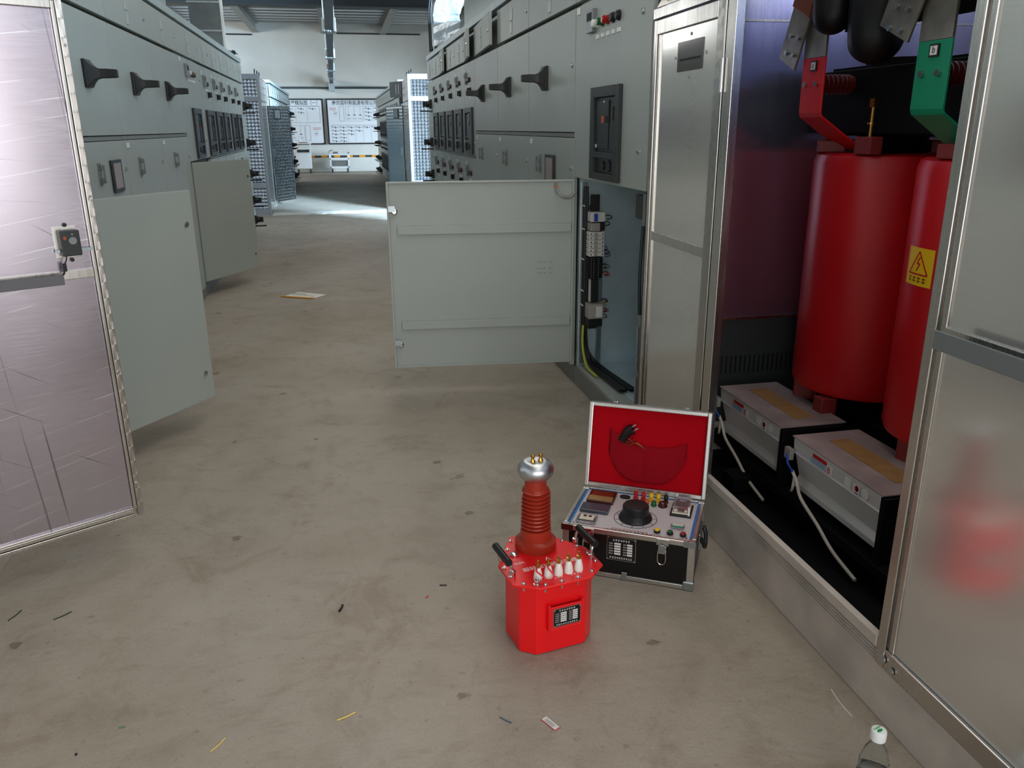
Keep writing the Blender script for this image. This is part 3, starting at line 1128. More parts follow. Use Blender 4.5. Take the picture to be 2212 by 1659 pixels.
def inside_right(t, d, w):
    """galvanised liner, terminal column and cables of the opened cabinet"""
    MB().box(.031, .034, .03, .80, .116, 1.138).build('liner_sheet', M['galv'], t)
    MB().box(.035, w - .031, .79, .80, .116, 1.138).build('back_sheet', M['galv'], t)
    MB().box(.035, w - .031, .12, .785, .1125, .118).build('floor_sheet', M['galv'], t)
    r = MB().box(.036, .062, .035, .06, .13, 1.12).box(.034, .062, .13, .155, .13, .6)
    for k in range(24):
        r.box(.045, .052, .0335, .035, .16 + k * .04, .17 + k * .04)
    r.build('perforated_rail', M['zinc'], t)
    # all devices sit on a plate beside the hinge, facing the camera side
    x0 = .10
    MB().box(x0, x0 + .006, .066, .115, .34, 1.06).box(.036, x0 - .0005, .08, .10, .42, .44).box(.036, x0 - .0005, .08, .10, .98, 1.0).build('mounting_rail', M['slot'], t)
    xa = x0 + .006

    def dev(name, z0, z1, y0, y1, dx, m, label=None):
        return MB().box(xa, xa + dx, y0, y1, z0, z1).build(name, M[m], t, bevel=.003, label=label)
    a = dev('circuit_breaker', .925, .975, .05, .128, .06, 'mcb', 'small grey breaker with blue toggle')
    MB().box(xa + .061, xa + .075, .066, .082, .93, .968).build('toggle', M['blue'], a)
    a = dev('relay', .878, .92, .05, .10, .065, 'mcb_grey')
    MB().box(xa, xa + .05, .102, .13, .88, .918).build('relay_contact', M['black'], a)
    for k in range(6):
        z = .745 + k * .0217
        a = dev('circuit_breaker', z, z + .0205, .045, .128, .058, 'mcb')
        MB().box(xa + .058, xa + .07, .07, .086, z + .004, z + .016).build('toggle', M['mcb_grey'], a)
        MB().cyl((xa + .0585, .055, z + .01), (xa + .059, .055, z + .01), .004, 8).cyl((xa + .0585, .118, z + .01), (xa + .059, .118, z + .01), .004, 8).each('screw', M['slot'], a)
    for k in range(12):
        z = .625 + k * .0095
        a = dev('terminal_block', z, z + .0085, .04, .125, .05, 'black')
        MB().cyl((xa + .0502, .06, z + .004), (xa + .051, .06, z + .004), .003, 6).cyl((xa + .0502, .075, z + .004), (xa + .051, .075, z + .004), .003, 6).cyl((xa + .0502, .1, z + .004), (xa + .051, .1, z + .004), .003, 6).each('screw', M['zinc'], a)
    dev('terminal_rail', .495, .62, .07, .11, .03, 'black')
    dev('rail_edge', .495, .62, .062, .066, .034, 'mcb', 'pale rail edge')
    a = dev('contactor', .41, .49, .045, .13, .07, 'mcb_grey')
    MB().box(xa + .0705, xa + .08, .085, .12, .42, .48).build('contactor_front', M['mcb'], a, bevel=.002)
    dev('overload_relay', .365, .407, .045, .125, .065, 'black')
    cols = ['cable', 'cable', 'cable_yg', 'cable', 'purple', 'cable', 'orange', 'blue']
    rnd = random.Random(11)
    for k in range(16):
        z = rnd.uniform(.4, .96)
        l = rnd.uniform(.025, .05)
        MB().tube([(xa + .02, .128, z), (xa + .03, .128 + l * .6, z + .005), (xa + .025, .128 + l, z - .01), (xa + .004, .13 + l * .5, z - .02)], .0025, 6).build('wire', M[cols[k % 8]], t)
    for k in range(7):
        y = .045 + rnd.uniform(-.008, .012)
        x = .075 + .005 * (k % 3)
        MB().tube([(x - .02, y, 1.10), (x, y, .8), (x + .004, y, .5), (x, y + .004, .3), (x + .01, y + .02, .2), (x + .09, y + .03 + k * .008, .135), (x + .5, y + .05 + k * .012, .13)], .008, 8).build('cable', M['cable'], t, smooth=True)
    MB().tube([(.10, .04, .36), (.105, .035, .28), (.12, .04, .2), (.16, .05, .135), (.3, .06, .125)], .007, 8).build('earth_cable', M['cable_yg'], t, smooth=True)
    for z in (.47, .55, .72, .88, 1.0):
        MB().box(.064, .11, .03, .034, z, z + .006).build('cable_tie', M['white_plate'], t)
    # right hand upright with perforated rails
    MB().box(w - .10, w - .07, .030, .05, .13, 1.13).build('upright', M['paint_dark'], t)
    r = MB()
    r.box(w - .098, w - .076, .024, .0295, .15, .33).box(w - .098, w - .076, .024, .0295, .36, .56)
    for k in range(10):
        r.box(w - .090, w - .084, .0225, .024, .17 + k * .036, .18 + k * .036)
    r.each('perforated_strip', M['zinc'], t)
    MB().box(w - .19, w - .105, .03, .07, 1.02, 1.12).build('limit_switch', M['frame'], t, bevel=.004)
    MB().tube([(w - .06, .02, 1.0), (w - .055, .012, .8), (w - .06, .02, .62)], .008, 8).build('cable_sleeve', M['wire_dark'], t)
    # hinges and the earthing braid of the door
    for z in (1.03, .62, .23):
        MB().box(-.02, .035, -.012, -.006, z - .05, z + .05).build('hinge', M['zinc'], t, bevel=.002)
    b = MB().tube([(.10, .022, 1.115), (.098, .05, 1.085), (.07, .06, 1.05), (.03, .05, 1.045), (.0, .04, 1.07)], .007, 8).build('earth_braid', M['cable_grey'], d, smooth=True)
    MB().cyl((.10, .0345, 1.10), (.10, .05, 1.10), .008, 8).build('earth_stud', M['copper'], b)
    s = MB()
    rn = random.Random(2)
    for i, z in enumerate((.70, .665, .64)):
        for (xx, n) in ((.11, 2), (.15, 4)):
            strokes(s, xx, z, n, .012 * n, .008, .0163, .0168, rn)
    s.build('pen_marks', M['ink_grey'], d, label='faint pen marks')


# ---- right row
incomer('incoming_cabinet', 'tall grey cabinet beside the aluminium enclosure with its lower door swung wide open', right_at(4.22), RR, 1.06, GR, .985, R(-96), inside_right)
feeder('feeder_cabinet', 'right-row cabinet behind the wide open door, with a dark-framed card on its lower door', right_at(5.28), RR, 1.055, GR, .32, .47)
feeder('feeder_cabinet', 'right-row cabinet with black handle, second from the wide open door', right_at(6.335), RR, 1.05, GR, .315)
feeder('feeder_cabinet', 'right-row wide cabinet with black handle whose top door stands ajar', right_at(7.41), RR, 1.07, GR, .34, ajar=R(3.2))
ordn = ('first', 'second', 'third', 'fourth', 'fifth')
ys = (8.02, 8.65, 9.3, 9.97, 10.63)
prev = 7.412
for i, y in enumerate(ys):
    outgoing('breaker_cabinet', 'right-row narrow breaker cabinet, %s after the wide ones counting toward the far wall' % ordn[i], right_at(y), RR, y - prev - .002, GR, ajar=(R(6), 0, 0, R(4), 0)[i])
    prev = y
drawer_column('drawer_cabinet', 'last cabinet of the near right row with black drawer switches at its end', right_at(11.28), RR, .648, GR)
# ---- left row
def inside_left(t, d, w):
    MB().box(w - .06, w - .04, .05, .8, .13, 1.13).build('liner_sheet', M['galv'], t)


incomer('incoming_cabinet', 'left-row cabinet beside the aluminium door, its pale lower door swung into the aisle', left_at(3.16), LR, .975, GL, .935, R(-33.4), inside_left, hinge=.05)
feeder('feeder_cabinet', 'left-row cabinet with the nearest black handle and a dark-framed card below', left_at(4.137), LR, 1.0, GL, .42, .625)
feeder('feeder_cabinet', 'left-row cabinet with the second black handle from the aluminium door', left_at(5.14), LR, 1.03, GL, .32)
feeder('feeder_cabinet', 'left-row cabinet with the third black handle, next to the first breaker window', left_at(6.172), LR, 1.066, GL, .43)
incomer('coupler_cabinet', 'left-row wide cabinet with dark shaded lower door swung into the aisle', left_at(7.24), LR, 1.066, GL, .82, R(-27.5), inside_left, hinge=.04, bx=.37)
ys = (8.308, 8.93, 9.5, 10.18, 10.78, 11.36)
for i in range(5):
    outgoing('breaker_cabinet', 'left-row narrow breaker cabinet, %s after the dark open door counting toward the far wall' % ordn[i], left_at(ys[i]), LR, ys[i + 1] - ys[i] - .002, GL)
drawer_column('drawer_cabinet', 'last cabinet of the near left row with black drawer switches at its end', left_at(11.362), LR, .59, GL)

# boxes and ducts standing on the cabinets
t = thing('busbar_box', 'grey sheet metal box on top of the right cabinet row beside the foil duct', 'box', (1.42, 5.0, 2.288))
MB().box(0, .75, 0, 2.3, 0, .9).box(0, .75, 2.302, 4.3, 0, .9).build('housing', M['paint'], t, bevel=.004)
MB().box(-.012, -.001, -.02, 4.32, .0, .035).build('flange', M['cap'], t)
t = thing('busbar_box', 'grey sheet metal box on top of the left cabinet row', 'box', (-2.15, 5.0, 2.288))
MB().box(0, .75, 0, 1.6, 0, .9).box(0, .75, 1.602, 3.2, 0, .9).build('housing', M['paint'], t, bevel=.004)
MB().box(.751, .762, -.02, 3.22, .0, .035).build('flange', M['cap'], t)

t = thing('air_duct', 'dark rectangular sheet metal duct rising from the end of the left row', 'duct', (-1.45, 11.1, 2.297))
z = 0
for i, (h, wd) in enumerate(((.22, .165), (.30, .17), (.34, .175), (.5, .18), (.86, .18))):
    MB().loft([[(-wd, -.18, z), (wd, -.18, z), (wd, .18, z), (-wd, .18, z)], [(-wd - .004, -.18, z + h - .006), (wd + .004, -.18, z + h - .006), (wd + .004, .18, z + h - .006), (-wd - .004, .18, z + h - .006)]]).build('duct_section', M['duct'], t)
    MB().box(-wd - .016, wd + .016, -.196, .196, z + h - .0055, z + h + .012).build('flange', M['zinc'], t)
    z += h + .0125
MB().tube([(.2, -.19, 0), (.2, -.19, 2.2)], .018, 8).build('drop_pipe', M['white_plate'], t)
mb = MB()
rn = random.Random(6)
for k in range(9):
    a = (.12 + rn.uniform(0, .1), .2 + rn.uniform(0, .2), .0)
    mb.tube([a, (a[0] + rn.uniform(0, .05), a[1] + .05, .05), (a[0] + rn.uniform(0, .08), a[1] + .1, .01)], .006, 6)
mb.build('wire_ends', M['cable'], t)

t = thing('foil_duct', 'shiny foil wrapped duct with elbow rising from the end of the right row', 'duct', (1.42, 10.9, 2.297))
rings = []
hw, hd = .165, .17
rr_ = random.Random(9)
for k in range(7):
    rings.append(((0, 0, k * .07), 0))
for k in range(1, 7):
    a = R(90) * k / 6
    rings.append(((.34 - .34 * math.cos(a), 0, .42 + .34 * math.sin(a)), a))
rings.append(((1.2, 0, .76), R(90)))
pl = []
for (c, a) in rings:
    j = lambda: rr_.uniform(-.008, .008)
    ux = Vector((math.cos(a), 0, -math.sin(a)))
    pl.append([tuple(Vector(c) + ux * (sx * hw + j()) + Vector((0, sy * hd + j(), 0))) for sx, sy in ((-1, -1), (0, -1), (1, -1), (1, 0), (1, 1), (0, 1), (-1, 1), (-1, 0))])
MB().loft(pl).build('foil_wrap', M['foil'], t)
for i in (2, 5, 8):
    ring = [tuple(Vector(rings[i][0]) + (Vector(p) - Vector(rings[i][0])) * 1.03) for p in pl[i]]
    ring2 = [(p[0], p[1], p[2] + .018) for p in ring]
    MB().loft([ring, ring2]).build('foil_seam', M['foil'], t)
MB().tube([(-.20, -.17, 0), (-.20, -.17, .42), (-.17, -.17, .62), (-.08, -.17, .85)], .010, 6).tube([(-.22, -.16, 0), (-.22, -.16, .44), (-.19, -.16, .64), (-.1, -.16, .87)], .010, 6).build('duct_cable', M['cable'], t)
mb = MB()
for k in range(9):
    a = (-.16 + rn.uniform(-.05, .12), -.2 + rn.uniform(-.08, 0), .0)
    mb.tube([a, (a[0] + rn.uniform(-.03, .03), a[1] - .03, .05), (a[0] + rn.uniform(-.05, .05), a[1] - .06, .01)], .006, 6)
mb.build('wire_ends', M['cable'], t)
o = MB().box(1.64, 2.2, 9.36, 10.7, 2.288, 2.66).build('plenum_box', M['cart'], bevel=.004)
tag(o, 'white plenum box on the right row below the foil duct elbow', 'box')

# ------------------------------------------------------------------ aluminium transformer enclosures
ENC_H = 2.2


def alu_leaf(t, name, x0, x1, z0, z1, sheet='alu', strip=None, window=None, bar=False, rail=True, lockbox=False):
    """framed sheet door; strip = 'r' puts the engine-turned strip on the right stile"""
    sw = .05
    xs1 = x1 - (.052 if strip else sw)
    f = MB()
    f.box(x0, x0 + .028, -.012, .022, z0, z1).box(x0 + .034, x0 + sw, -.006, .022, z0 + .05, z1 - .05)
    f.box(xs1, x1, -.008 if strip else -.012, .022, z0, z1)
    f.box(x0 + .028, xs1, -.010, .022, z0, z0 + .05).box(x0 + .028, xs1, -.010, .022, z1 - .05, z1)
    if rail:
        f.box(x0 + sw, xs1, -.007, .022, .965, 1.0)
    f = f.build(name, M['alu_profile'], t, bevel=.002)
    MB().box(x0 + .0285, xs1 - .001, .0, .012, z0 + .051, z1 - .051).build('sheet', M[sheet], f)
    if strip:
        xc = (xs1 + x1) / 2
        MB().box(xs1 + .003 - xc, x1 - .003 - xc, -.0095, -.0082, z0 + .004, z1 - .004).build('engine_turned_strip', M['perlage_strip'], f, loc=(xc, 0, 0), label='engine-turned strip of overlapping discs')
    if window:
        a, b_, c, d = window
        MB().box(a, b_, -.002, -.0002, c, d).build('window_pane', M['glass'], f)
        MB().box(a + .02, b_ - .02, -.0028, -.0021, c + .035, c + .042).build('pane_line', M['slot'], f)
        mb = MB()
        for (xx, zz) in ((a - .02, (c + d) / 2), (b_ + .02, (c + d) / 2), ((a + b_) / 2, c - .02), ((a + b_) / 2, d + .02)):
            mb.cyl((xx, -.0025, zz), (xx, -.0002, zz), .0055, 10)
        mb.each('screw', M['zinc'], f)
    if bar:
        b0, b1 = bar
        s = MB().box(b0, b1, -.045, -.0105, .962, .975).box(b0, b1, -.05, -.045, .962, 1.002)
        s = s.build('handle_bar', M['handle_grey'], f, bevel=.002)
        mb = MB()
        n = int((b1 - b0) / .016)
        for k in range(n):
            mb.box(b0 + .006 + k * .016, b0 + .014 + k * .016, -.044, -.012, .9752, .977)
        mb.build('perforated_edge', M['zinc'], s)
    return f


def enclosure(name, label, loc, rz, L, bays, D=1.5, group=None):
    t = thing(name, label, 'transformer enclosure', loc, rz, group)
    MB().box(.0, L, .0, .05, 0, .138).box(0, .05, .05, D, 0, .138).box(L - .05, L, .05, D, 0, .138).box(.05, L - .05, D - .05, D, 0, .138).build('base_frame', M['alu_dirty'], t, bevel=.003)
    # end walls in three sheets
    for x, s in ((.004, 1), (L - .012, -1)):
        MB().box(x, x + .008, .03, D - .005, .612, 1.782).build('end_sheet', M['alu_in'], t)
        MB().box(x, x + .008, .03, D - .005, 1.788, ENC_H - .01).build('end_sheet', M['alu_in'], t)
        e = MB().box(x, x + .008, .03, D - .005, .14, .604).build('end_vent_sheet', M['beam_dark'], t, label='dark slotted lower sheet')
        mb = MB()
        xx = x + .0082 if s > 0 else x - .0012
        for k in range(60):
            y = .12 + k * .022
            mb.box(xx, xx + .001, y, y + .008, .36, .44)
        mb.build('vent_slots', M['slot'], e)
        mb = MB()
        xx = x + .0081 if s > 0 else x - .0061
        mb.box(xx, xx + .006, .03, D - .005, .603, .613).box(xx, xx + .006, .03, D - .005, 1.781, 1.789)
        mb.each('sheet_joint', M['alu_profile'], t)
    MB().box(.013, L - .013, D - .008, D, .14, ENC_H - .01).build('back_sheet', M['alu_in'], t)
    MB().box(0, L, .03, .12, ENC_H - .008, ENC_H).box(0, L, D - .12, D, ENC_H - .008, ENC_H).box(0, .12, .12, D - .12, ENC_H - .008, ENC_H).box(L - .12, L, .12, D - .12, ENC_H - .008, ENC_H).build('roof_rim', M['alu'], t)
    MB().box(-.034, -.003, .05, .07, .02, 2.15).build('gap_shade_strip', M['core'], t)  # black strip put in for the shade between enclosure and cabinet
    MB().box(.05, L - .05, .05, D - .05, .004, .02).build('floor_pan', M['core'], t)
    hd = MB()
    for k in range(7):
        z = 1.82 + k * .045
        hd.loft([[(.02, -.008, z), (L - .02, -.008, z), (L - .02, .012, z + .035), (.02, .012, z + .035)], [(.02, -.002, z), (L - .02, -.002, z), (L - .02, .018, z + .035), (.02, .018, z + .035)]])
    hd.box(.0, L, -.012, .028, 1.782, 1.815).box(0, L, -.012, .028, 2.14, ENC_H)
    hd.build('louvred_header', M['alu_profile'], t)
    for bay in bays:
        kind, x0, x1 = bay[:3]
        if kind == 'panel':
            alu_leaf(t, 'closed_panel', x0, x1, .15, 1.775, **bay[3])
        elif kind == 'jamb':
            mb = MB().box(x0, x0 + .012, -.012, .03, .139, 1.782).box(x0 + .018, x0 + .024, -.010, .03, .139, 1.782).box(x0 + .026, x1 - .012, -.012, .012, .139, 1.782).box(x1 - .012, x1, -.020, .010, .139, 1.782)
            j = mb.build('jamb', M['alu_profile'], t, bevel=.0015)
            MB().cyl(((x0 + .02), -.018, 1.50), ((x0 + .02), -.018, 1.60), .008, 10).build('piano_hinge', M['chrome'], j, smooth=True)
        elif kind == 'open':
            mb = MB().box(x0, x1, -.002, .012, .139, .19).box(x0, x1, -.014, .006, .19, .22)
            for k in range(5):
                z = .145 + k * .009
                mb.box(x0, x1, -.006, -.002, z, z + .004)
            mb.build('ribbed_sill', M['alu_dirty'], t, bevel=.0015)
        elif kind == 'post':
            MB().box(x0, x1, -.012, .03, .139, 1.782).build('post', M['alu_profile'], t, bevel=.002)
    return t


GE = 'aluminium transformer enclosures'
er = enclosure('transformer_enclosure', 'aluminium enclosure standing open around the red transformer coils', (XRF, 3.12, 0), RR, 2.62,
               [('panel', .012, .602, dict(strip='r', window=(.225, .44, 1.582, 1.68))),
                ('jamb', .604, .70), ('open', .702, 1.672),
                ('panel', 1.674, 2.6, dict(bar=(1.745, 2.55), strip=None))], group=GE)
MB().tube([(1.69, .02, .995), (1.67, .03, 1.06), (1.665, .04, .99), (1.69, .03, .94)], .008, 8).build('cable_loop', M['cable'], er, smooth=True)
MB().cyl((1.70, -.016, .175), (1.70, -.012, .175), .012, 10).cyl((1.735, -.016, .165), (1.735, -.012, .165), .009, 10).each('corner_bolt', M['chrome'], er)

el = enclosure('transformer_enclosure', 'aluminium enclosure whose scratched lilac door stands open across the aisle', (XLF, .45, 0), LR, 2.66,
               [('panel', .02, .94, dict(bar=(.08, .85))), ('panel', .96, 1.93, dict(strip=None)), ('post', 1.935, 1.965), ('open', 1.968, 2.60), ('post', 2.605, 2.65)], group=GE)
# its narrow door stands open across the aisle: local x from the hinge, outside at y=0
DX = .52
f = MB()
z0, z1 = .15, 1.775
f.box(0, .03, -.012, .022, z0, z1).box(DX - .018, DX, -.010, .022, z0, z1).box(DX - .030, DX - .021, -.012, .022, z0 + .03, z1 - .03)
f.box(.03, DX - .031, -.012, .022, z0, z0 + .012).box(.03, DX - .031, -.008, .022, z0 + .014, z0 + .026).box(.03, DX - .031, -.012, .022, z0 + .028, z0 + .034)
f.box(.03, DX - .031, -.010, .022, z1 - .05, z1).box(.031, DX - .031, -.009, .022, .970, .998)
f = f.build('open_door', M['alu_profile'], el, bevel=.0015)
f.location = (1.968, -.014, 0)
f.rotation_euler = (0, 0, math.atan2(.509, .857) - R(90))
MB().box(.0305, DX - .0315, .0, .012, z0 + .0345, z1 - .0505).build('scratched_sheet', M['alu_door'], f, label='scratched lilac film covered sheet')
MB().box(-.007, .007, -.0114, -.0101, z0 + .003, z1 - .003).build('engine_turned_strip', M['perlage_strip'], f, loc=(DX - .009, 0, 0))
mb = MB()
for (xx, zz) in ((DX - .009, 1.63), (DX - .009, 1.21), (DX - .009, .66), (DX - .009, .27), (DX - .1, .157), (.12, .157)):
    mb.cyl((xx, -.0145, zz), (xx, -.0116, zz), .0045, 10)
mb.each('screw', M['chrome'], f)
# lock box
lb = MB().box(DX - .125, DX - .06, -.004, -.0005, 1.035, 1.128).build('lock_plate', M['alu_profile'], f, bevel=.001)
l2 = MB().box(DX - .115, DX - .062, -.04, -.0045, 1.043, 1.118).build('lock_box', M['frame'], lb, bevel=.003)
MB().box(DX - .108, DX - .1, -.0415, -.0402, 1.092, 1.102).build('lock_contact', M['copper'], f)
MB().cyl((DX - .083, -.0415, 1.088), (DX - .083, -.0402, 1.088), .011, 20).cyl((DX - .083, -.043, 1.107), (DX - .083, -.0402, 1.107), .003, 8).build('lock_disc', M['handle_grey'], f)
MB().box(DX - .060, DX - .028, -.022, -.008, 1.053, 1.062).box(DX - .128, DX - .117, -.022, -.008, 1.053, 1.062).each('lock_bolt', M['zinc'], f)
mb = MB()
for (xx, zz) in ((DX - .09, 1.132), (DX - .085, 1.028)):
    mb.cyl((xx, -.008, zz), (xx, -.0005, zz), .006, 10)
mb.each('screw', M['black'], f)
MB().tube([(DX - .105, -.03, 1.043), (DX - .108, -.03, 1.03), (DX - .113, -.025, 1.02)], .002, 6).box(DX - .12, DX - .109, -.03, -.022, .998, 1.022).tube([(DX - .116, -.026, 1.0), (DX - .122, -.03, .99), (DX - .14, -.03, .985)], .003, 6).build('plug_lead', M['cable'], f)
b = MB().box(.02, DX - .125, -.042, -.0125, .966, .972).box(.02, DX - .125, -.046, -.042, .962, .992).build('handle_bar', M['bar_shaded'], f, bevel=.0015)
mb = MB()
for k in range(22):
    mb.box(.026 + k * .0165, .036 + k * .0165, -.041, -.014, .9722, .974)
mb.build('perforated_edge', M['zinc'], b)


# ---- dry-type transformer in the right enclosure (world coordinates)
def dry_transformer(name, label, bx, by, s=1, bars=True):
    """coils in a row along y; s=1 faces -x, s=-1 faces +x"""
    t = thing(name, label, 'transformer', (bx, by, 0), 0 if s == 1 else math.pi)
    sp = .58
    for k in (1, 0, -1):
        y = k * sp
        prof = [(.15, .43), (.235, .41), (.255, .42), (.262, .44), (.262, 1.27), (.255, 1.295), (.24, 1.302), (.15, 1.302)]
        c = MB().lathe(prof, (0, y), 56).build('coil', M['red_coil'], t, smooth=True)
        b = MB()
        for a in ((20, 85, 150, 300, 345) if k else (20, 85, 188, 300, 345)):
            xx, yy = .21 * math.cos(R(a)), y + .21 * math.sin(R(a))
            m = Matrix.Translation((xx, yy, 0)) @ Matrix.Rotation(R(a), 4, 'Z')
            b.box(-.05, .045, -.055, .055, 1.3022, 1.345, m).box(-.05, .04, -.045, .045, .34, .4195, m)
        b.each('spacer_block', M['red_block'], c, bevel=.004)
    cr = MB()
    for k in (1, 0, -1):
        cr.lathe([(.12, .28), (.12, 1.62)], (0, k * sp), 20)
    cr.box(-.11, .11, -sp - .25, sp + .25, 1.36, 1.60).box(-.11, .11, -sp - .25, sp + .25, .14, .335)
    cr.build('core', M['core'], t)
    MB().box(-.18, -.115, -sp - .28, sp + .28, 1.37, 1.585).box(.115, .18, -sp - .28, sp + .28, 1.37, 1.585).box(-.20, -.115, -sp - .28, sp + .28, .09, .30).box(.115, .20, -sp - .28, sp + .28, .09, .30).each('core_clamp', M['core'], t, bevel=.004)
    MB().box(-.56, .56, -sp - .02, -sp + .08, .022, .088).box(-.56, .56, sp - .08, sp + .02, .022, .088).box(-.475, -.40, -sp - .4, sp + .4, .09, .125).box(.52, .60, -sp - .4, sp + .4, .09, .155).box(-.26, -.215, -sp - .4, sp + .4, .09, .125).each('base_beam', M['core'], t, bevel=.004)
    if not bars:
        return t
    th = .008
    for k, mname, lab, ltr, dz in ((1, 'red_bar', 'red sleeved busbar', 'c', 0), (0, 'green_bar', 'green sleeved busbar', 'b', .0)):
        y = k * sp + (.02 if k else -.005)
        w = .068
        x0 = -.335
        pts = [(x0, 1.622), (x0, 1.44), (x0 + .006, 1.425), (x0 + .17, 1.318), (x0 + .185, 1.312), (x0 + .21, 1.312)]
        rings = []
        for i, (px, pz) in enumerate(pts):
            a = Vector(pts[max(i - 1, 0)])
            b_ = Vector(pts[min(i + 1, len(pts) - 1)])
            d = (b_ - a).normalized()
            n = Vector((-d.y, d.x)) * th
            rings.append([(px, y - w, pz), (px, y + w, pz), (px + n.x, y + w, pz + n.y), (px + n.x, y - w, pz + n.y)])
        b = MB().loft(rings).build('busbar_sleeve', M[mname], t, label=lab, bevel=.002)
        MB().box(x0 - .0005, x0 + .0075, y - w * .98, y + w * .98, 1.623, 2.05).build('tinned_bar', M['tin'], b)
        yl = y - .005
        MB().box(x0 - .0045, x0 - .0005, yl - .019, yl + .019, 1.578, 1.612).build('phase_plate', M['ink_black'], b)
        MB().box(x0 - .0052, x0 - .0046, yl - .014, yl + .014, 1.583, 1.607).build('phase_card', M['sticker'], b)
        text('phase_letter', ltr, .026, M['ink_black'], b, Matrix.Translation((x0 - .0054, yl + .006, 1.588)) @ Matrix.Rotation(R(-90), 4, 'Z') @ Matrix.Rotation(R(90), 4, 'X'))
        mb = MB()
        for dy in (-.034, .034):
            mb.cyl((x0 - .010, y + dy, 1.535), (x0 - .0002, y + dy, 1.535), .010, 6)
        mb.each('bolt', M['chrome'], b)
        # ribbed post insulator behind the bar
        pr = [(.022, 0)]
        for q in range(7):
            pr += [(.022, .012 + q * .018), (.034, .018 + q * .018), (.034, .022 + q * .018), (.022, .027 + q * .018)]
        pr += [(.03, .14), (.03, .155)]
        MB().lathe(pr, seg=18, m=Matrix.Translation((x0 + .0085, y, 1.535)) @ Matrix.Rotation(R(90), 4, 'Y')).build('post_insulator', M['insul'], t, smooth=True)
        # slanted tinned link plate with bolts in front of the bar
        if k == 1:
            rot = Matrix.Translation((x0 - .010, y + .105, 1.725)) @ Matrix.Rotation(R(24), 4, 'X')
            pl = MB().box(-.006, .003, -.06, .064, -.125, .055, rot).build('link_plate', M['tin'], t, bevel=.002)
            MB().box(-.012, -.0062, -.062, .066, .056, .30, rot).build('copper_lug', M['copper'], pl, bevel=.01)
        else:
            rot = Matrix.Translation((x0 - .012, y + .125, 1.745)) @ Matrix.Rotation(R(24), 4, 'X')
            pl = MB().box(-.006, .003, -.075, .075, -.10, .22, rot).build('link_plate', M['tin'], t, bevel=.002)
            mb = MB().cyl((x0 - .004, y - .03, 1.77), (x0 - .0022, y - .03, 1.77), .016, 16).cyl((x0 - .004, y + .035, 1.76), (x0 - .0022, y + .035, 1.76), .016, 16)
            mb.each('bolt_hole', M['slot'], b)
        mb = MB()
        for (dy, dz2) in ((-.03, -.02), (.02, -.03), (-.03, -.08), (.02, -.09)):
            c0 = rot @ Vector((-.0062, dy, dz2))
            c1 = rot @ Vector((-.014, dy, dz2))
            mb.cyl(tuple(c1), tuple(c0), .009, 6)
        mb.each('bolt', M['zinc'], pl)
    MB().box(-.26, -.20, -.24, .95 * sp, 1.70, 1.98).build('support_bar', M['core'], t)
    for (y, zb, zt, r, xo) in ((.49, 1.74, 2.1, .062, -.37), (.345, 1.66, 2.1, .085, -.30), (-.17, 1.70, 2.1, .075, -.28)):
        MB().lathe([(.0, -.9 * r)] + [(r * math.cos(R(a)), r * math.sin(R(a)) * .9) for a in range(-75, 1, 15)] + [(r * 1.02, .06), (r * .9, zt - zb)], (0, 0), 18, Matrix.Translation((xo + .02, y, zb)) @ Matrix.Rotation(R(-6), 4, 'X')).build('black_cable_boot', M['cable'], t, smooth=True)
    # brass tap stud on the far coil
    c = MB().box(-.232, -.184, .375, .465, 1.3022, 1.36).build('tap_block', M['red_block'], t, bevel=.004)
    MB().cyl((-.205, .42, 1.36), (-.205, .42, 1.475), .006, 10).cyl((-.205, .42, 1.40), (-.205, .42, 1.406), .014, 12).box(-.213, -.197, .408, .432, 1.455, 1.482).build('brass_stud', M['brass'], c)
    MB().box(-.255, -.19, .44, .50, .30, .41).build('foot_block', M['red_block'], t, bevel=.004)
    # warning sticker on the middle coil
    a0, a1 = 175, 200
    ring = []
    rr = .2632

    def cpt(a, z, r=rr):
        return (r * math.cos(R(a)), r * math.sin(R(a)), z)
    aA, aB = 162.0, 189.0
    n = 8
    mb = MB()
    mb.loft([[cpt(aA + (aB - aA) * i / n, .925), cpt(aA + (aB - aA) * i / n, 1.04), cpt(aA + (aB - aA) * i / n, 1.04, rr - .0008), cpt(aA + (aB - aA) * i / n, .925, rr - .0008)] for i in range(n + 1)])
    w_ = mb.build('warning_sticker', M['yellow_sign'], t, label='yellow high voltage warning sticker')
    mb = MB()

    def seg(u0, v0, u1, v1, wd):
        """stroke on the sticker; u 0..1 from the left as seen, v 0..1 upward"""
        N = 5
        d = Vector((u1 - u0, v1 - v0))
        nn = Vector((-d.y, d.x)).normalized() * wd
        rings = []
        for i in range(N + 1):
            u, v = u0 + d.x * i / N, v0 + d.y * i / N
            q = []
            for (uu, vv, r_) in ((u + nn.x, v + nn.y, .0004), (u - nn.x, v - nn.y, .0004), (u - nn.x, v - nn.y, .0001), (u + nn.x, v + nn.y, .0001)):
                q.append(cpt(aA + (aB - aA) * uu, .925 + .115 * vv, rr + r_))
            rings.append(q)
        mb.loft(rings)
    for a, b_ in (((.14, .30), (.86, .30)), ((.86, .30), (.5, .9)), ((.5, .9), (.14, .30))):
        seg(*a, *b_, .022)
    for a, b_ in (((.54, .76), (.44, .58)), ((.44, .58), (.56, .58)), ((.56, .58), (.44, .38))):
        seg(*a, *b_, .022)
    mb.build('warning_symbol', M['ink_red'], w_)
    mb = MB()
    for i in range(4):
        u = .16 + i * .18
        seg(u, .2, u + .12, .2, .012)
        seg(u, .12, u + .12, .12, .012)
        seg(u + .06, .08, u + .06, .24, .012)
    mb.build('warning_words', M['copper'], w_)
    return t


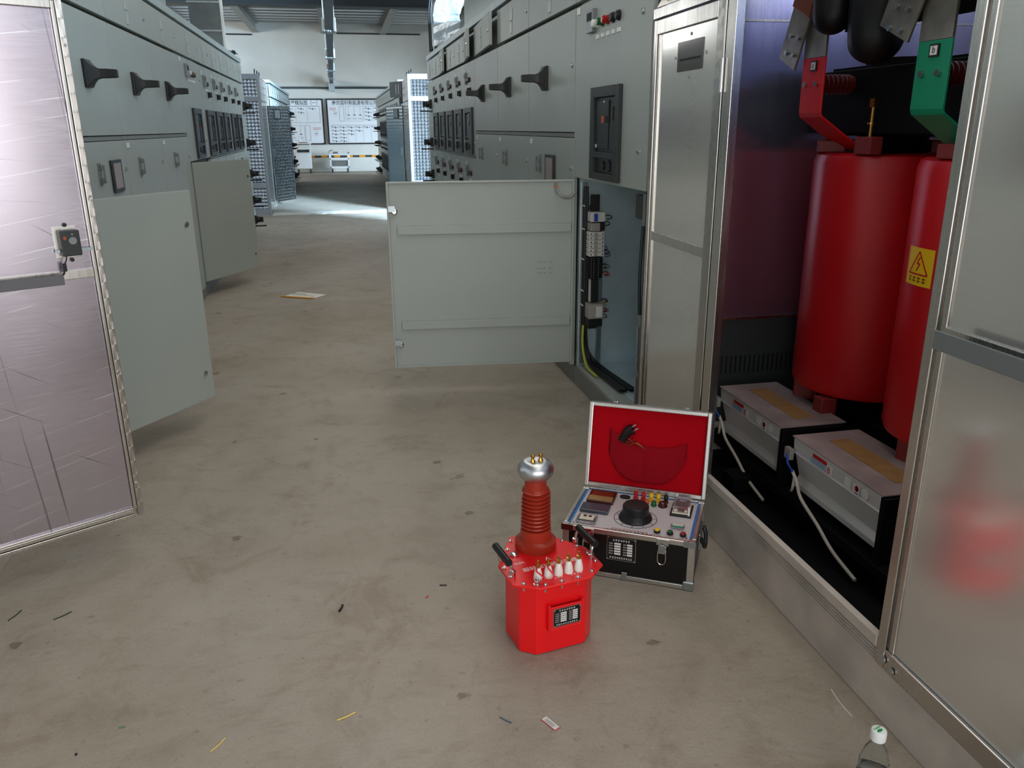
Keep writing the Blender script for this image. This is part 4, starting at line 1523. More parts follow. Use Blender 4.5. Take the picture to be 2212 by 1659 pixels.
dry_transformer('dry_type_transformer', 'red epoxy dry-type transformer with red and green busbars inside the right enclosure', 1.98, 2.126)


def cooling_fan(label, y0):
    """long cross-flow fan lying in front of a coil; y0 = near end"""
    t = thing('cooling_fan', label, 'cooling fan', (1.51, y0, .1565), 0, 'cooling fans under the coils')
    L = .50
    h = .1925
    body = MB().prism_y([(0, h), (.004, h * .72), (0, h * .70), (.012, h * .66), (.035, h * .22), (.02, h * .10), (.02, 0), (.25, 0), (.25, h)], .012, L).build('fan_housing', M['fan'], t, bevel=.002)
    MB().box(-.004, .258, .0, L + .004, h + .0003, h + .004).build('fan_cover', M['fan_top'], t)
    MB().box(.09, .17, .07, L - .07, h + .0043, h + .0055).build('paper_tape', M['dust_tape'], t)
    MB().box(-.002, .252, -.012, .0115, -.03, h - .004).build('end_plate', M['core'], t, bevel=.003)
    z = h * .86
    mk = Matrix.Rotation(R(-90), 4, 'Z')

    def fr(y, zz):
        return Matrix.Translation((-.0012, y, zz)) @ mk @ Matrix.Rotation(R(90), 4, 'X')
    MB().box(-.001, .0005, .295, .375, z + .002, z + .014).build('red_label', M['ink_red'], t)
    MB().box(-.001, .0005, .300, .385, z - .022, z + .0).build('data_label', M['sticker_blue'], t)
    rn = random.Random(8)
    s = MB()
    for zz in (z - .007, z - .015):
        for q in range(9):
            y = .305 + q * .0085
            s.box(-.0015, -.0011, y, y + .006 * rn.uniform(.5, 1), zz, zz + .004)
    s.build('data_print', M['ink_grey'], t)
    MB().box(-.001, .0005, .258, .292, z - .022, z + .006).build('letter_sticker', M['sticker'], t)
    text('letter', 'B', .032, M['ink_red'], t, fr(.288, z - .019))
    MB().box(-.001, .0005, .158, .190, z - .02, z + .012).build('white_sticker', M['sticker'], t)
    p_ = MB().box(-.001, .0005, .112, .140, z - .024, z + .008).build('hazard_sticker', M['sticker'], t)
    rot = Matrix.Translation((-.0011, .126, z - .004)) @ Matrix.Rotation(R(-90), 4, 'Y')
    MB().lathe([(.010, 0), (.010, .0004), (.0075, .0005), (.0075, 0)], seg=18, m=rot).box(-.0014, -.0012, .120, .132, z - .0045, z - .0025).build('prohibition_sign', M['ink_red'], p_)
    MB().box(-.0014, -.0011, .116, .136, z - .021, z - .018).build('caption', M['ink_black'], p_)
    MB().lathe([(.017, 0), (.017, .0012)], seg=22, m=Matrix.Translation((.0006, .085, z - .004)) @ Matrix.Rotation(R(-90), 4, 'Y')).build('round_sticker', M['sticker'], t)
    # terminal and lead at the far end
    MB().box(-.02, -.003, L - .015, L + .02, .11, .15).build('terminal_block', M['mcb_grey'], t)
    MB().tube([(-.022, L - .0, .13), (-.026, L - .02, .10), (-.012, L - .04, .07)], .004, 6).build('blue_lead', M['blue'], t)
    MB().tube([(-.012, L - .03, .075), (-.016, L - .07, .05), (-.012, L - .10, .0), (-.018, L - .22, -.04), (-.02, L - .32, -.085), (-.02, L - .45, -.115)], .006, 8).tube([(-.014, L - .05, .06), (-.02, L - .055, .02), (-.012, L - .035, .0)], .005, 8).build('fan_cable', M['cable_white'], t, smooth=True)
    return t


cooling_fan('long aluminium fan box under the far red coil, partly behind the control case lid', 2.467)
cooling_fan('long aluminium fan box with brown tape, nearest the closed aluminium panel', 1.886)

# ------------------------------------------------------------------ far pair of enclosures and the far drawer cabinets
def flat_panel(t, name, w, z0, z1, m, loc, rot, label=None):
    """sheet whose own x runs along its width"""
    o = MB().box(0, w, 0, .006, z0, z1).build(name, M[m], t, label=label)
    o.location = loc
    o.rotation_euler = (0, 0, rot)
    return o


def far_enclosure(label, loc, rz, near_x, L=2.3, D=1.35):
    """near_x = local x of the end wall that faces the camera"""
    t = thing('transformer_enclosure', label, 'transformer enclosure', loc, rz, 'far engine-turned enclosures')
    s = 1 if near_x == 0 else -1
    MB().box(.02, L - .02, .03, D, 0, 2.2).build('body', M['alu'], t)
    MB().box(near_x, near_x + s * .07, -.012, .03, .0, 2.25).build('corner_post', M['post'], t, bevel=.003)
    bands = MB()
    xe0, xe1 = (near_x - .005, near_x + .019) if s > 0 else (near_x - .019, near_x + .005)
    for a, b_ in ((.0, .10), (.45, .53), (1.83, 1.90), (2.17, 2.25)):
        bands.box(xe0, xe1, .031, D, a, b_)
    bands.each('end_rail', M['post'], t)
    # three engine-turned sheets on the end wall
    for a, b_ in ((.10, .45), (.53, 1.83), (1.90, 2.17)):
        if s > 0:
            flat_panel(t, 'engine_turned_panel', D - .04, a, b_, 'perlage', (near_x + .012, D, 0), R(-90))
        else:
            flat_panel(t, 'engine_turned_panel', D - .04, a, b_, 'perlage', (near_x - .012, .04, 0), R(90))
    if s < 0:
        mb = MB()
        for z in (1.95, 2.03, 2.11):
            mb.box(near_x - .004, near_x - .0035, .25, D - .15, z, z + .02)
        mb.build('vent_slots', M['slot'], t)
    # front: grille above, sheet below
    a, b_ = (near_x + .09, near_x + 1.2) if s > 0 else (near_x - 1.2, near_x - .09)
    MB().box(a, b_, -.004, .029, 1.84, 2.2).build('grille_panel', M['mesh_grille'], t)
    g = MB()
    n = 6
    for k in range(n + 1):
        x = a + (b_ - a) * k / n
        g.box(x - .012, x + .012, -.010, -.0042, 1.84, 2.2)
    for z in (1.84, 1.95, 2.06, 2.185):
        g.box(a, b_, -.009, -.0043, z, z + .015)
    g.build('grille_bars', M['alu_profile'], t)
    MB().box(a, b_, -.006, .029, .14, 1.83).build('front_panel', M['alu'], t, bevel=.002)
    e0, e1 = (b_ + .02, b_ + .72) if s > 0 else (a - .72, a - .02)
    MB().box(e0, e1, .0, .029, .14, 1.78).build('bay_shade_sheet', M['core'], t)  # black sheet in place of the shaded inside of the bay
    # door standing open
    f = MB().box(0, s * .72, 0, .02, .11, 1.79).build('open_door', M['perlage_shaded'], t, bevel=.002)
    hx = b_ + .01 if s > 0 else a - .01
    f.location = (hx, -.03, 0)
    f.rotation_euler = (0, 0, R(-25) if s > 0 else R(20))
    w0, w1 = (.16, .38)
    MB().box(s * w0, s * w1, -.012, -.0005, 1.56, 1.74).build('window_frame', M['black'], f, bevel=.002)
    MB().box(s * (w0 + .02), s * (w1 - .02), -.014, -.0122, 1.58, 1.72).build('window_pane', M['glass'], f)
    MB().box(s * .722, s * .74, -.002, .022, .11, 1.79).build('engine_turned_edge', M['perlage'], f)
    MB().box(s * .05, s * .12, -.004, -.0005, .92, 1.06).build('lock_plate', M['zinc'], f)
    if s < 0:
        MB().box(e0 - .1, e1, -.003, .0285, 1.84, 2.2).build('top_bay_shade_sheet', M['core'], t)  # black sheet on the closed body, stands for shade inside the top bay
        fl = MB().box(0, -.46, 0, .012, 1.93, 2.2).build('top_flap', M['beam_dark'], t)
        fl.location = (e1, -.02, 0)
        fl.rotation_euler = (0, 0, R(24))
        MB().box(-.10, -.13, -.003, -.0003, 1.98, 2.15).box(-.20, -.23, -.003, -.0003, 1.98, 2.15).each('label_strip', M['handle_grey'], fl)
    mb = MB()
    for k in range(3):
        x = near_x + s * (.12 + .42 * k)
        mb.tube([(x, .06, 2.25), (x, .06, 2.30), (x + .04, .06, 2.33), (x + .06, .06, 2.29)], .008, 6)
    mb.build('lifting_eye', M['black'], t)
    return t


far_enclosure('far left enclosure with engine-turned end wall and door open into the aisle', (XLF, 14.45, 0), LR, 0)
far_enclosure('far right enclosure with bright engine-turned end wall and dark open door', (XRF, 14.25 + 2.3, 0), RR, 2.3)
ZD = (.105, .35, .80, 1.20, 1.60, 1.962)
NAMES = ('nearest', 'second', 'third', 'fourth', 'fifth', 'sixth', 'seventh', 'eighth', 'ninth', 'tenth', 'eleventh', 'twelfth', 'thirteenth', 'fourteenth')
y = 16.8
for k in range(10):
    lab = 'pale cabinet beyond the far left enclosure, %s of its row' % NAMES[k]
    if k < 7:
        outgoing('breaker_cabinet', lab, left_at(y), LR, .66, 'far left cabinets')
    else:
        drawer_column('drawer_cabinet', lab, left_at(y), LR, .66, 'far left cabinets', ZD, True)
    y += .663
y = 16.58
for k in range(14):
    y += .683
    lab = 'pale cabinet beyond the far right enclosure, %s of its row' % NAMES[k]
    if k < 11:
        outgoing('breaker_cabinet', lab, right_at(y), RR, .68, 'far right cabinets')
    else:
        drawer_column('drawer_cabinet', lab, right_at(y), RR, .68, 'far right cabinets', ZD, True)

# ------------------------------------------------------------------ red high-voltage test transformer
tt = thing('test_transformer', 'small bright red test transformer with ribbed bushing and round metal top, on the floor', 'test transformer', (.494, 1.967, 0), R(10.5))


def octo(f, hw, c1x, c1y, sb, bk, hb):
    """front y, half width, front chamfer x/y, side end y, back y, half back width"""
    return [(-c1x, f), (c1x, f), (hw, c1y), (hw, sb), (hb, bk), (-hb, bk), (-hw, sb), (-hw, c1y)]


MB().prism(octo(-.119, .112, .075, -.082, .018, .125, .038), .002, .2185).build('tank', M['red_paint'], tt, bevel=.003)
lid_o = octo(-.145, .1376, .079, -.098, .008, .150, .047)
MB().prism(octo(-.138, .131, .076, -.094, .008, .144, .045), .2187, .2222).build('gasket', M['ink_red'], tt)
lid = MB().prism(lid_o, .2224, .2285).build('tank_lid', M['red_paint'], tt, bevel=.0015)
ins = octo(-.134, .126, .073, -.092, .006, .139, .043)
pts = []
for i in range(8):
    a, b_ = Vector(ins[i]), Vector(ins[(i + 1) % 8])
    n = max(1, round((b_ - a).length / .05))
    for k in range(n):
        pts.append(a + (b_ - a) * (k + .35) / n)
for (x, y) in pts:
    MB().cyl((x, y, .2286), (x, y, .2305), .0062, 12).lathe([(.0045, .2306), (.0045, .2325), (.003, .2345)], (x, y), 10).cyl((x, y, .208), (x, y, .2185), .003, 8).build('lid_bolt', M['chrome'], tt, smooth=True)
# bushing
prof = [(.060, .2287), (.0605, .232), (.0605, .252), (.0475, .2565), (.0458, .258), (.0445, .292)]
for k in range(9):
    z = .295 + k * .0122
    prof += [(.0345, z - .0015), (.0350, z + .0015), (.0432 - k * .0002, z + .0035), (.0445 - k * .0002, z + .0055), (.0432, z + .0080), (.0345, z + .0097)]
prof += [(.036, .405), (.040, .409), (.038, .414), (.0325, .418), (.0315, .445), (.0, .445)]
MB().lathe(prof, (.005, .07), 40).build('bushing', M['bushing'], tt, smooth=True)
pr = [(.0, .4452)]
for k in range(0, 15):
    a = R(-90 + 12.857 * k)
    pr.append((.026 + .0262 * math.cos(a), .473 + .0278 * math.sin(a)))
pr += [(.012, .4985), (.0, .498)]
to = MB().lathe(pr, (.005, .07), 40).build('corona_ring', M['alu_spun'], tt, smooth=True)
for dx in (-.011, .013):
    MB().lathe([(.0075, .4985), (.0075, .503), (.0045, .507), (.0045, .511), (.0062, .513), (.0062, .519), (.003, .522)], (.005 + dx, .066), 14).build('brass_terminal', M['brass'], to, smooth=True)
# five porcelain terminals
for i in range(5):
    x = -.062 + i * .0308
    w = MB().lathe([(.0125, .2287), (.0128, .233), (.0112, .246), (.0075, .261), (.006, .264)], (x, -.098), 20).build('porcelain_terminal', M['ceramic'], tt, smooth=True)
    MB().lathe([(.0055, .264), (.0055, .269), (.0065, .2695), (.0065, .274), (.003, .2745), (.003, .286), (.001, .288)], (x, -.098), 12).build('brass_stud', M['brass'], w, smooth=True)
MB().tube([(-.066, -.1, .267), (-.072, -.112, .262), (-.06, -.118, .25), (-.052, -.122, .24), (-.066, -.124, .234), (-.072, -.123, .236)], .0022, 8).build('red_wire', M['wire_red'], tt, smooth=True)
MB().tube([(-.034, -.1, .268), (-.037, -.112, .262), (-.028, -.118, .25), (-.026, -.124, .238), (-.05, -.128, .233), (-.072, -.124, .234)], .0022, 8).build('red_wire', M['wire_red'], tt, smooth=True)
MB().lathe([(.010, .2286), (.010, .2305), (.0075, .231), (.0075, .238), (.004, .2385), (.004, .247), (.002, .248)], (-.075, -.121), 14).build('earth_stud', M['chrome'], tt, smooth=True)
MB().lathe([(.0135, .2286), (.0135, .2335), (.010, .236), (.0, .236)], (-.073, .045), 18).build('filler_cap', M['chrome'], tt, smooth=True)
# carrying handles
for s, (ya, yb) in ((-1, (-.058, .034)), (1, (-.058, .040))):
    x = s * .120
    st = MB()
    for yy in (ya, yb):
        st.lathe([(.0085, .2287), (.0085, .245), (.005, .246)], (x, yy), 14)
        st.tube([(x, yy, .245), (x + s * .004, yy, .262), (x + s * .012, yy + (.004 if yy == ya else -.004), .272)], .0042, 10)
    h = st.build('handle_bracket', M['chrome'], tt, smooth=True)
    MB().cyl((x + s * .012, ya - .004, .274), (x + s * .012, yb + .006, .274), .0105, 18).build('handle_grip', M['black'], h, smooth=True)
FL = lambda x, y, z: Matrix.Translation((x, y, z))
text('lid_title', '超轻型试验变压器', .0205, M['ink_white'], lid, FL(-.083, -.049, .2286), sx=1.02)
text('lid_mark', 'A', .024, M['ink_white'], lid, FL(-.001, -.017, .2286), sx=1.0)
text('lid_note', '注油孔', .011, M['ink_white'], lid, FL(-.093, -.006, .2286), sx=1.0)
mb = MB()
rn = random.Random(13)
for x0_, n in ((-.020, 3), (.030, 4)):
    for i in range(n):
        c = x0_ + i * .0095
        mb.box(c, c + .007, -.1145, -.1135, .2286, .2289).box(c, c + .006, -.110, -.109, .2286, .2289).box(c + .003, c + .004, -.116, -.107, .2286, .2289)
mb.build('terminal_note', M['ink_white'], lid)
# nameplate holder
y0 = -.1192
mb = MB().box(-.046, -.040, y0 - .016, y0, .078, .160).box(.054, .060, y0 - .016, y0, .078, .160).box(-.040, .054, y0 - .016, y0, .078, .084).box(-.040, .054, y0 - .016, y0 - .013, .084, .154)
npb = mb.build('nameplate_box', M['red_paint'], tt, bevel=.001)


def nameplate(p, x0, x1, y, z0, z1, seed):
    """black plate with a chrome rim, printed rows and four rivets, facing -y"""
    rn = random.Random(seed)
    a = MB().box(x0, x1, y - .001, y, z0, z1).build('nameplate', M['chrome'], p)
    e = .0018
    MB().box(x0 + e, x1 - e, y - .0014, y - .00101, z0 + e, z1 - e).build('nameplate_field', M['plate_black'], a)
    w, h = x1 - x0, z1 - z0
    s = MB()
    strokes(s, x0 + w * .1, z0 + h * .07, 10, w * .8, h * .09, y - .0018, y - .00141, rn)
    strokes(s, x0 + w * .2, z0 + h * .83, 7, w * .6, h * .09, y - .0018, y - .00141, rn)
    for k in range(5):
        z = z0 + h * (.25 + k * .11)
        strokes(s, x0 + w * .07, z, 3, w * .15, h * .06, y - .0018, y - .00141, rn)
        strokes(s, x0 + w * .56, z, 3, w * .12, h * .06, y - .0018, y - .00141, rn)
        s.box(x0 + w * .26, x0 + w * .48, y - .0018, y - .00141, z, z + h * .075)
        s.box(x0 + w * .70, x0 + w * .88, y - .0018, y - .00141, z, z + h * .075)
    s.build('nameplate_print', M['ink_white'], a)
    r = MB()
    for xx in (x0 + .004, x1 - .004):
        for zz in (z0 + .004, z1 - .004):
            r.cyl((xx, y - .003, zz), (xx, y - .00142, zz), .0022, 10)
    r.each('rivet', M['chrome'], a)


nameplate(npb, -.033, .051, y0 - .0162, .090, .147, 5)

# ------------------------------------------------------------------ open control case
CO = Vector((.628, 2.258, 0))
cc = thing('control_case', 'open aluminium-edged black control case with red lined lid and dial panel', 'control case', CO, R(-30.1))
CW, CD, CH = .425, .308, .172
MB().box(.004, CW - .004, .004, CD - .004, .004, .158).build('case_body', M['case_black'], cc)
e = .022
mb = MB()
for x in (0, CW - e):
    for y in (0, CD - e):
        mb.box(x, x + e, y, y + e, .003, CH)
for z0, z1 in ((.003, .018), (CH - .018, CH)):
    mb.box(e, CW - e, 0, .012, z0, z1).box(e, CW - e, CD - .012, CD, z0, z1).box(0, .012, e, CD - e, z0, z1).box(CW - .012, CW, e, CD - e, z0, z1)
mb.build('edge_trim', M['case_alu'], cc, bevel=.002)
mb = MB()
for x, sx in ((0, 1), (CW, -1)):
    mb.box(x - sx * .003, x + sx * .032, -.003, .028, .001, .033)
mb.box(CW * .49 - .009, CW * .49 + .009, -.0035, -.0002, .001, .032)
mb.each('corner_guard', M['zinc'], cc, bevel=.004)
mb = MB().box(-.003, .036, -.0025, -.0002, CH - .019, CH + .001)
mb.build('corner_bracket', M['meter'], cc, label='dark red corner bracket')
MB().box(CW - .036, CW + .002, -.0025, -.0002, CH - .019, CH + .001).build('corner_bracket', M['zinc'], cc)
# the panel
pz = .1665
MB().box(.0125, CW - .0125, .0125, CD - .0125, .159, pz - .001).build('panel_border', M['blue_edge'], cc, label='blue panel border')
pn = MB().box(.022, CW - .022, .018, CD - .018, pz - .0009, pz).build('control_panel', M['panel'], cc)
mb = MB()
for x in (.03, CW - .03):
    for y in (.03, CD - .03):
        mb.cyl((x, y, pz), (x, y, pz + .002), .0035, 10)
mb.each('panel_screw', M['chrome'], cc)
# meters, top left
a = MB().box(.035, .128, .185, .272, pz + .0003, pz + .012).build('meter', M['meter'], cc, bevel=.003, label='dark red-brown meter under crinkled film')
MB().box(.045, .118, .225, .262, pz + .0122, pz + .0128).build('meter_dial', M['copper'], a)
MB().box(.04, .124, .188, .222, pz + .0122, pz + .014).build('meter_lower', M['dust_tape'], a)
MB().box(.030, .126, .110, .168, pz + .0003, pz + .012).build('meter', M['meter_grey'], cc, bevel=.003)
a = MB().box(.036, .100, .030, .088, pz + .0003, pz + .010).build('meter', M['clear'], cc, bevel=.003, label='clear framed cream meter')
MB().box(.045, .092, .042, .078, pz + .0102, pz + .0112).build('meter_face', M['pale_meter'], a)
MB().box(.055, .066, .062, .072, pz + .0113, pz + .0122).box(.072, .083, .062, .072, pz + .0113, pz + .0122).each('meter_digits', M['meter'], a)
# power inlet
MB().prism([(.138, .26), (.146, .25), (.168, .25), (.176, .26), (.168, .27), (.146, .27)], pz + .0003, pz + .008).build('power_inlet', M['black'], cc, bevel=.002)
# large dial
mb = MB()
cx_, cy_ = .218, .118
for k in range(36):
    a0, a1 = R(k * 10), R(k * 10 + 10)
    mb.prism([(cx_ + .071 * math.cos(a0), cy_ + .071 * math.sin(a0)), (cx_ + .071 * math.cos(a1), cy_ + .071 * math.sin(a1)), (cx_ + .0690 * math.cos(a1), cy_ + .0690 * math.sin(a1)), (cx_ + .0690 * math.cos(a0), cy_ + .0690 * math.sin(a0))], pz + .0002, pz + .0006)
for k in range(9):
    a0 = R(-225 + k * 33.75)
    m = Matrix.Translation((cx_, cy_, 0)) @ Matrix.Rotation(a0, 4, 'Z')
    mb.box(.058, .066, -.0012, .0012, pz + .0002, pz + .0006, m)
mb.build('dial_scale', M['ink_black'], pn)
MB().lathe([(.054, pz + .0003), (.0555, pz + .004), (.052, pz + .012), (.045, pz + .019), (.043, pz + .021), (.043, pz + .046), (.039, pz + .051), (.0, pz + .052)], (cx_, cy_), 40).build('regulator_knob', M['black'], cc, smooth=True)
# terminals along the back
for x, m in ((.194, 'ink_red'), (.220, 'ink_red'), (.247, 'yellow'), (.272, 'yellow'), (.297, 'black')):
    MB().lathe([(.009, pz + .0003), (.009, pz + .006), (.006, pz + .008), (.006, pz + .012), (.0075, pz + .013), (.0075, pz + .026), (.006, pz + .028)], (x, .264), 16).build('terminal_post', M[m], cc, smooth=True)
for x, y, m, r in ((.236, .234, 'orange', .008), (.261, .230, 'green_lamp', .009), (.291, .234, 'meter', .015)):
    MB().lathe([(r * 1.1, pz + .0003), (r * 1.1, pz + .004), (r, pz + .0045), (r * .9, pz + .014), (r * .5, pz + .018), (0, pz + .0185)], (x, y), 18).build('indicator_lamp', M[m], cc, smooth=True)
# knife switch with clear cover
a = MB().box(.322, .392, .170, .262, pz + .0003, pz + .007).build('switch_base', M['black'], cc, bevel=.002)
MB().box(.328, .386, .176, .256, pz + .0072, pz + .013).box(.334, .346, .182, .25, pz + .0132, pz + .022).box(.368, .38, .182, .25, pz + .0132, pz + .022).build('switch_body', M['pale_meter'], a, bevel=.002)
MB().box(.347, .367, .196, .235, pz + .0132, pz + .024).build('switch_lever', M['red_block'], a, bevel=.003)
MB().box(.330, .384, .178, .254, pz + .0245, pz + .034).build('switch_cover', M['clear'], a, bevel=.003)
MB().cyl((.334, .262, pz + .0), (.334, .262, pz + .04), .004, 10).cyl((.384, .176, pz + .007), (.384, .176, pz + .036), .004, 10).each('cover_screw', M['ceramic'], a)
a = MB().box(.337, .380, .082, .112, pz + .0003, pz + .006).build('meter', M['clear'], cc, bevel=.002, label='small meter with green band')
MB().box(.341, .376, .086, .095, pz + .0062, pz + .007).build('meter_band', M['teal'], a)
MB().box(.341, .376, .0952, .108, pz + .0062, pz + .0068).build('meter_face', M['pale_meter'], a)
for x, m in ((.300, 'yellow'), (.341, 'green_lamp'), (.382, 'red_lamp')):
    b_ = MB().lathe([(.0105, pz + .0003), (.0105, pz + .007), (.009, pz + .008)], (x, .044), 18).build('push_button', M['black'], cc, smooth=True)
    MB().lathe([(.008, pz + .0081), (.008, pz + .012), (.006, pz + .013)], (x, .044), 18).build('button_cap', M[m], b_, smooth=True)
rn = random.Random(21)
LAY = Matrix.Translation((0, 0, pz + .0003)) @ Matrix.Rotation(R(-90), 4, 'X')


def flat_print(mb, x, y, n, w, h):
    p = w / n
    for i in range(n):
        c = x + p * (i + .5)
        a = p * .36
        for k in range(2):
            yy = y + h * (.15 + .5 * k)
            mb.box(c - a, c + a * rn.uniform(.3, 1), yy, yy + h * .18, pz + .0002, pz + .0005)
        xx = c + rn.uniform(-.5, .5) * a
        mb.box(xx - a * .2, xx + a * .2, y, y + h, pz + .0002, pz + .0005)
    return mb


flat_print(MB(), .155, .026, 18, .118, .007).build('red_caption', M['ink_red'], pn)
mb = flat_print(MB(), .140, .0185, 12, .150, .006)
for x in (.288, .329, .370):
    flat_print(mb, x, .0255, 5, .026, .005)
for x in (.195, .255, .285):
    flat_print(mb, x, .2155, 3, .014, .005)
mb.build('black_caption', M['ink_black'], pn)
flat_print(MB(), .342, .073, 5, .03, .005).build('grey_caption', M['ink_grey'], pn)
# front fittings
nameplate(cc, .148, .242, .0038, .068, .150, 9)


def latch(x):
    p = MB().box(x - .020, x + .020, -.004, -.0002, CH - .024, CH - .002).box(x - .013, x + .013, -.007, -.0002, CH - .052, CH - .0245).build('latch_plate', M['chrome'], cc, bevel=.0015)
    MB().cyl((x - .014, -.0065, CH - .01), (x - .014, -.0042, CH - .01), .003, 8).cyl((x + .014, -.0065, CH - .01), (x + .014, -.0042, CH - .01), .003, 8).box(x - .007, x + .007, -.012, -.0072, CH - .044, CH - .018).build('latch_hook', M['zinc'], p, bevel=.001)
    MB().tube([(x - .012, -.009, CH - .040), (x - .0125, -.010, CH - .07), (x - .008, -.010, CH - .083), (x, -.010, CH - .087), (x + .008, -.010, CH - .083), (x + .0125, -.010, CH - .07), (x + .012, -.009, CH - .040)], .0022, 8).build('latch_bail', M['chrome'], p, smooth=True)


latch(.085)
latch(.325)
MB().box(CW + .0003, CW + .006, .10, .20, .095, .150).build('side_handle_plate', M['zinc'], cc, bevel=.002)
MB().tube([(CW + .008, .105, .135), (CW + .018, .115, .11), (CW + .020, .15, .085), (CW + .018, .185, .11), (CW + .008, .195, .135)], .007, 10).build('side_handle', M['black'], cc, smooth=True)
# lid
TH = R(-12)
LW, LH, LT = CW, .302, .045
lidm = Matrix.Translation((0, CD - .002, CH + .003)) @ Matrix.Rotation(TH, 4, 'X')
lb = MB().box(.003, LW - .003, .022, LT, .003, LH - .003).build('lid', M['case_black'], cc)
lb.matrix_local = lidm
fr = MB()
fe = .014
fr.box(0, fe, 0, LT + .001, 0, LH).box(LW - fe, LW, 0, LT + .001, 0, LH).box(fe, LW - fe, 0, LT + .001, 0, fe).box(fe, LW - fe, 0, LT + .001, LH - fe, LH)
fr.build('lid_trim', M['case_alu'], lb, bevel=.0025)
MB().box(fe + .0005, LW - fe - .0005, .019, .0218, fe + .0005, LH - fe - .0005).build('lid_lining', M['felt'], lb)
# sagging elastic pocket: bulging sheet with a scooped top edge
N, K = 28, 12
mb = MB()
g = []
for i in range(N + 1):
    u = i / N
    x = .075 + .275 * u
    top = .214 - .026 * u - .040 * math.sin(math.pi * u) ** 0.8
    bot = .028 + .10 * (abs(2 * u - 1) ** 3.4)
    row = []
    for k in range(K + 1):
        v = k / K
        z = bot + (top - bot) * v
        bul = .004 + .010 * math.sin(math.pi * u) ** .7 * (.35 + .65 * math.sin(math.pi * min(1, v * .9 + .08)))
        bul *= 1 - .45 * math.exp(-((u - .46) / .035) ** 2)
        row.append(mb.bm.verts.new((x, .0188 - (bul if 0 < i < N else .0005), z)))
    g.append(row)
for i in range(N):
    for k in range(K):
        mb.bm.faces.new((g[i][k], g[i + 1][k], g[i + 1][k + 1], g[i][k + 1]))
pk = mb.build('lid_pocket', M['felt_pocket'], lb, smooth=True)
sd = pk.modifiers.new('thick', 'SOLIDIFY')
sd.thickness = .0012
sd.offset = -1
pl = thing('power_plug', 'black plug with bare copper wire ends tucked in the red lid pocket', 'plug', (0, 0, 0))
pl.matrix_local = Matrix.Translation(CO) @ Matrix.Rotation(R(-30.1), 4, 'Z') @ lidm
MB().tube([(.122, .010, .172), (.130, .008, .188), (.142, .004, .208), (.158, .002, .218)], .013, 14, .0195).build('plug_body', M['black'], pl, smooth=True)
MB().cyl((.152, .0, .224), (.170, -.003, .236), .003, 8).cyl((.160, .0, .212), (.178, -.003, .224), .003, 8).each('plug_pin', M['chrome'], pl)
for pts in (((.10, .008, .186), (.12, .004, .194), (.14, .003, .186), (.155, .004, .178), (.165, .004, .18)), ((.12, .010, .170), (.14, .005, .172), (.17, .004, .170), (.19, .004, .162), (.203, .006, .150)), ((.13, .010, .165), (.15, .004, .160), (.175, .004, .172), (.2, .006, .155)), ((.102, .009, .18), (.115, .005, .178), (.12, .004, .182))):
    MB().tube(pts, .0018, 6).build('copper_wire', M['copper'], pl, smooth=True)
for x in (.09, .34):
    MB().box(x - .016, x + .016, .002, .03, LH + .0003, LH + .003).box(x - .007, x + .007, .006, .022, LH + .0032, LH + .010).each('lid_catch', M['chrome'], lb, bevel=.001)
MB().cyl((.07, .0, -.001), (.15, .0, -.001), .003, 8).cyl((.29, .0, -.001), (.37, .0, -.001), .003, 8).each('lid_hinge', M['zinc'], lb)

# ------------------------------------------------------------------ loose things on the floor
wb = thing('water_bottle', 'clear plastic water bottle with white cap and green leaf print', 'bottle', (1.003, 1.166, 0), R(20))
MB().lathe([(.0, .004), (.024, .002), (.030, .006), (.0315, .02), (.0315, .06), (.030, .065), (.0315, .07), (.0315, .12), (.029, .145), (.021, .172), (.0135, .186), (.0125, .196)], seg=36).build('bottle_body', M['bottle'], wb, smooth=True)
MB().lathe([(.0295, .062), (.0315 + .0003, .068), (.0315 + .0003, .112), (.0295, .118)], seg=36).build('bottle_label', M['clear'], wb, smooth=True)
c = MB().lathe([(.0150, .196), (.0155, .198), (.0155, .214), (.0145, .2185), (.012, .2195), (.0, .2195)], seg=30).build('bottle_cap', M['cap_white'], wb, smooth=True)
MB().loft([[(-.002 + .009 * math.cos(R(a)) * .85, -.003 + .0042 * math.sin(R(a)) * (1 if a < 180 else .7), z) for a in range(0, 360, 20)] for z in (.2196, .2200)]).build('leaf_print', M['leaf'], c)
text('cap_lettering', "C'estbon", .0062, M['leaf'], c, Matrix.Translation((-.0115, .0035, .2196)))

pp = thing('document_sheet', 'white sheet in a clear sleeve with amber spine lying on the aisle floor', 'paper', (-.42, 7.16, .0))
MB().prism([(-.145, .01), (-.02, .18), (.225, .0), (.115, -.155)], .0008, .003).build('sheet', M['paper'], pp)
mb = MB()
mb.box(-.13, .02, -.008, .008, .0032, .0036, Matrix.Translation((.04, .06, 0)) @ Matrix.Rotation(R(-34), 4, 'Z')).box(-.13, .10, -.006, .006, .0032, .0036, Matrix.Translation((.04, .01, 0)) @ Matrix.Rotation(R(-34), 4, 'Z'))
mb.build('print_lines', M['ink_grey'], pp)
MB().prism([(-.165, .0), (-.15, .018), (.13, -.145), (.115, -.165)], .0038, .009).build('spine', M['amber'], pp)


def scrap(name, label, cat, a, b_, r, m, group=None):
    a, b_ = Vector((a[0], a[1], r)), Vector((b_[0], b_[1], r))
    mid = (a + b_) / 2 + Vector(((b_ - a).y, -(b_ - a).x, 0)) * .04
    o = MB().tube([a, mid, b_], r, 8).build(name, M[m], smooth=True)
    return tag(o, label, cat, group)


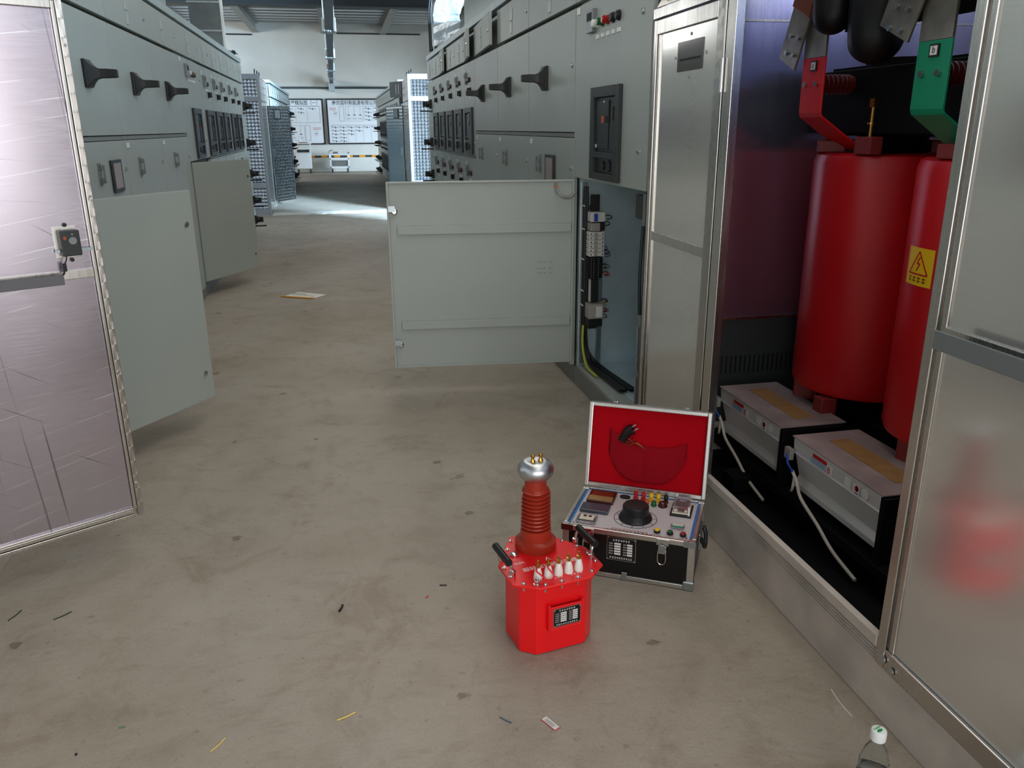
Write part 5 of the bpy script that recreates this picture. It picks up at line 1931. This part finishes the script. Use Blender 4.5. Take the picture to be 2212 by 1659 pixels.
GS = 'wire offcuts on the floor'
scrap('wire_offcut', 'dark green wire offcut on the floor, leftmost of all', 'wire offcut', (-1.067, 2.335), (-1.047, 2.387), .0016, 'wire_dark', GS)
scrap('wire_offcut', 'longer dark green wire offcut on the floor, second from the left', 'wire offcut', (-.935, 2.311), (-.894, 2.346), .0016, 'wire_dark', GS)
scrap('wire_offcut', 'short thick black wire offcut on the floor between the green and red things', 'wire offcut', (-.094, 2.171), (-.084, 2.201), .0035, 'cable', GS)
scrap('wire_offcut', 'short thin black wire offcut on the floor left of the red test transformer', 'wire offcut', (.222, 2.252), (.244, 2.247), .002, 'cable', GS)
scrap('wire_offcut', 'bright yellow wire offcut on the floor', 'wire offcut', (-.101, 1.693), (-.056, 1.713), .0016, 'wire_yellow', GS)
scrap('wire_offcut', 'dusty yellow wire offcut near the lower edge of the view', 'wire offcut', (-.393, 1.650), (-.365, 1.689), .0014, 'wire_yellow', GS)
scrap('wire_offcut', 'thin blue wire offcut in front of the red test transformer', 'wire offcut', (.296, 1.619), (.320, 1.593), .0014, 'wire_blue', GS)
scrap('wire_offcut', 'tiny red wire offcut on the bare floor', 'wire offcut', (.170, 2.188), (.180, 2.198), .0014, 'wire_red', GS)
scrap('straw', 'pale thin straw lying along the right sill', 'straw', (1.158, 1.537), (1.151, 1.437), .0012, 'paper', None)
o = MB().prism([(-.628, 1.778), (-.614, 1.778), (-.612, 1.784), (-.627, 1.785)], .0005, .0012).build('green_flake', M['green_scrap'])
tag(o, 'small faded green flake on the floor', 'flake')
o = MB().lathe([(.0, .001), (.003, .0015), (.003, .004), (.0, .005)], (-.702, 1.706), 10).build('black_grommet', M['cable'], smooth=True)
tag(o, 'tiny black grommet on the floor near the lower left corner', 'grommet')
ct = thing('tag_card', 'small white tag card with red edge on the floor', 'card', (.414, 1.57, 0), R(-62))
MB().box(-.026, .026, -.009, .009, .0005, .0012).build('card', M['sticker'], ct)
MB().box(-.026, .026, -.0095, -.0072, .0013, .0016).box(.0235, .0265, -.0072, .009, .0013, .0016).build('red_edge', M['ink_red'], ct)
mb = MB()
for k in range(3):
    mb.box(-.019, .012, -.004 + k * .0035, -.0028 + k * .0035, .0013, .0016)
mb.build('card_print', M['ink_grey'], ct)
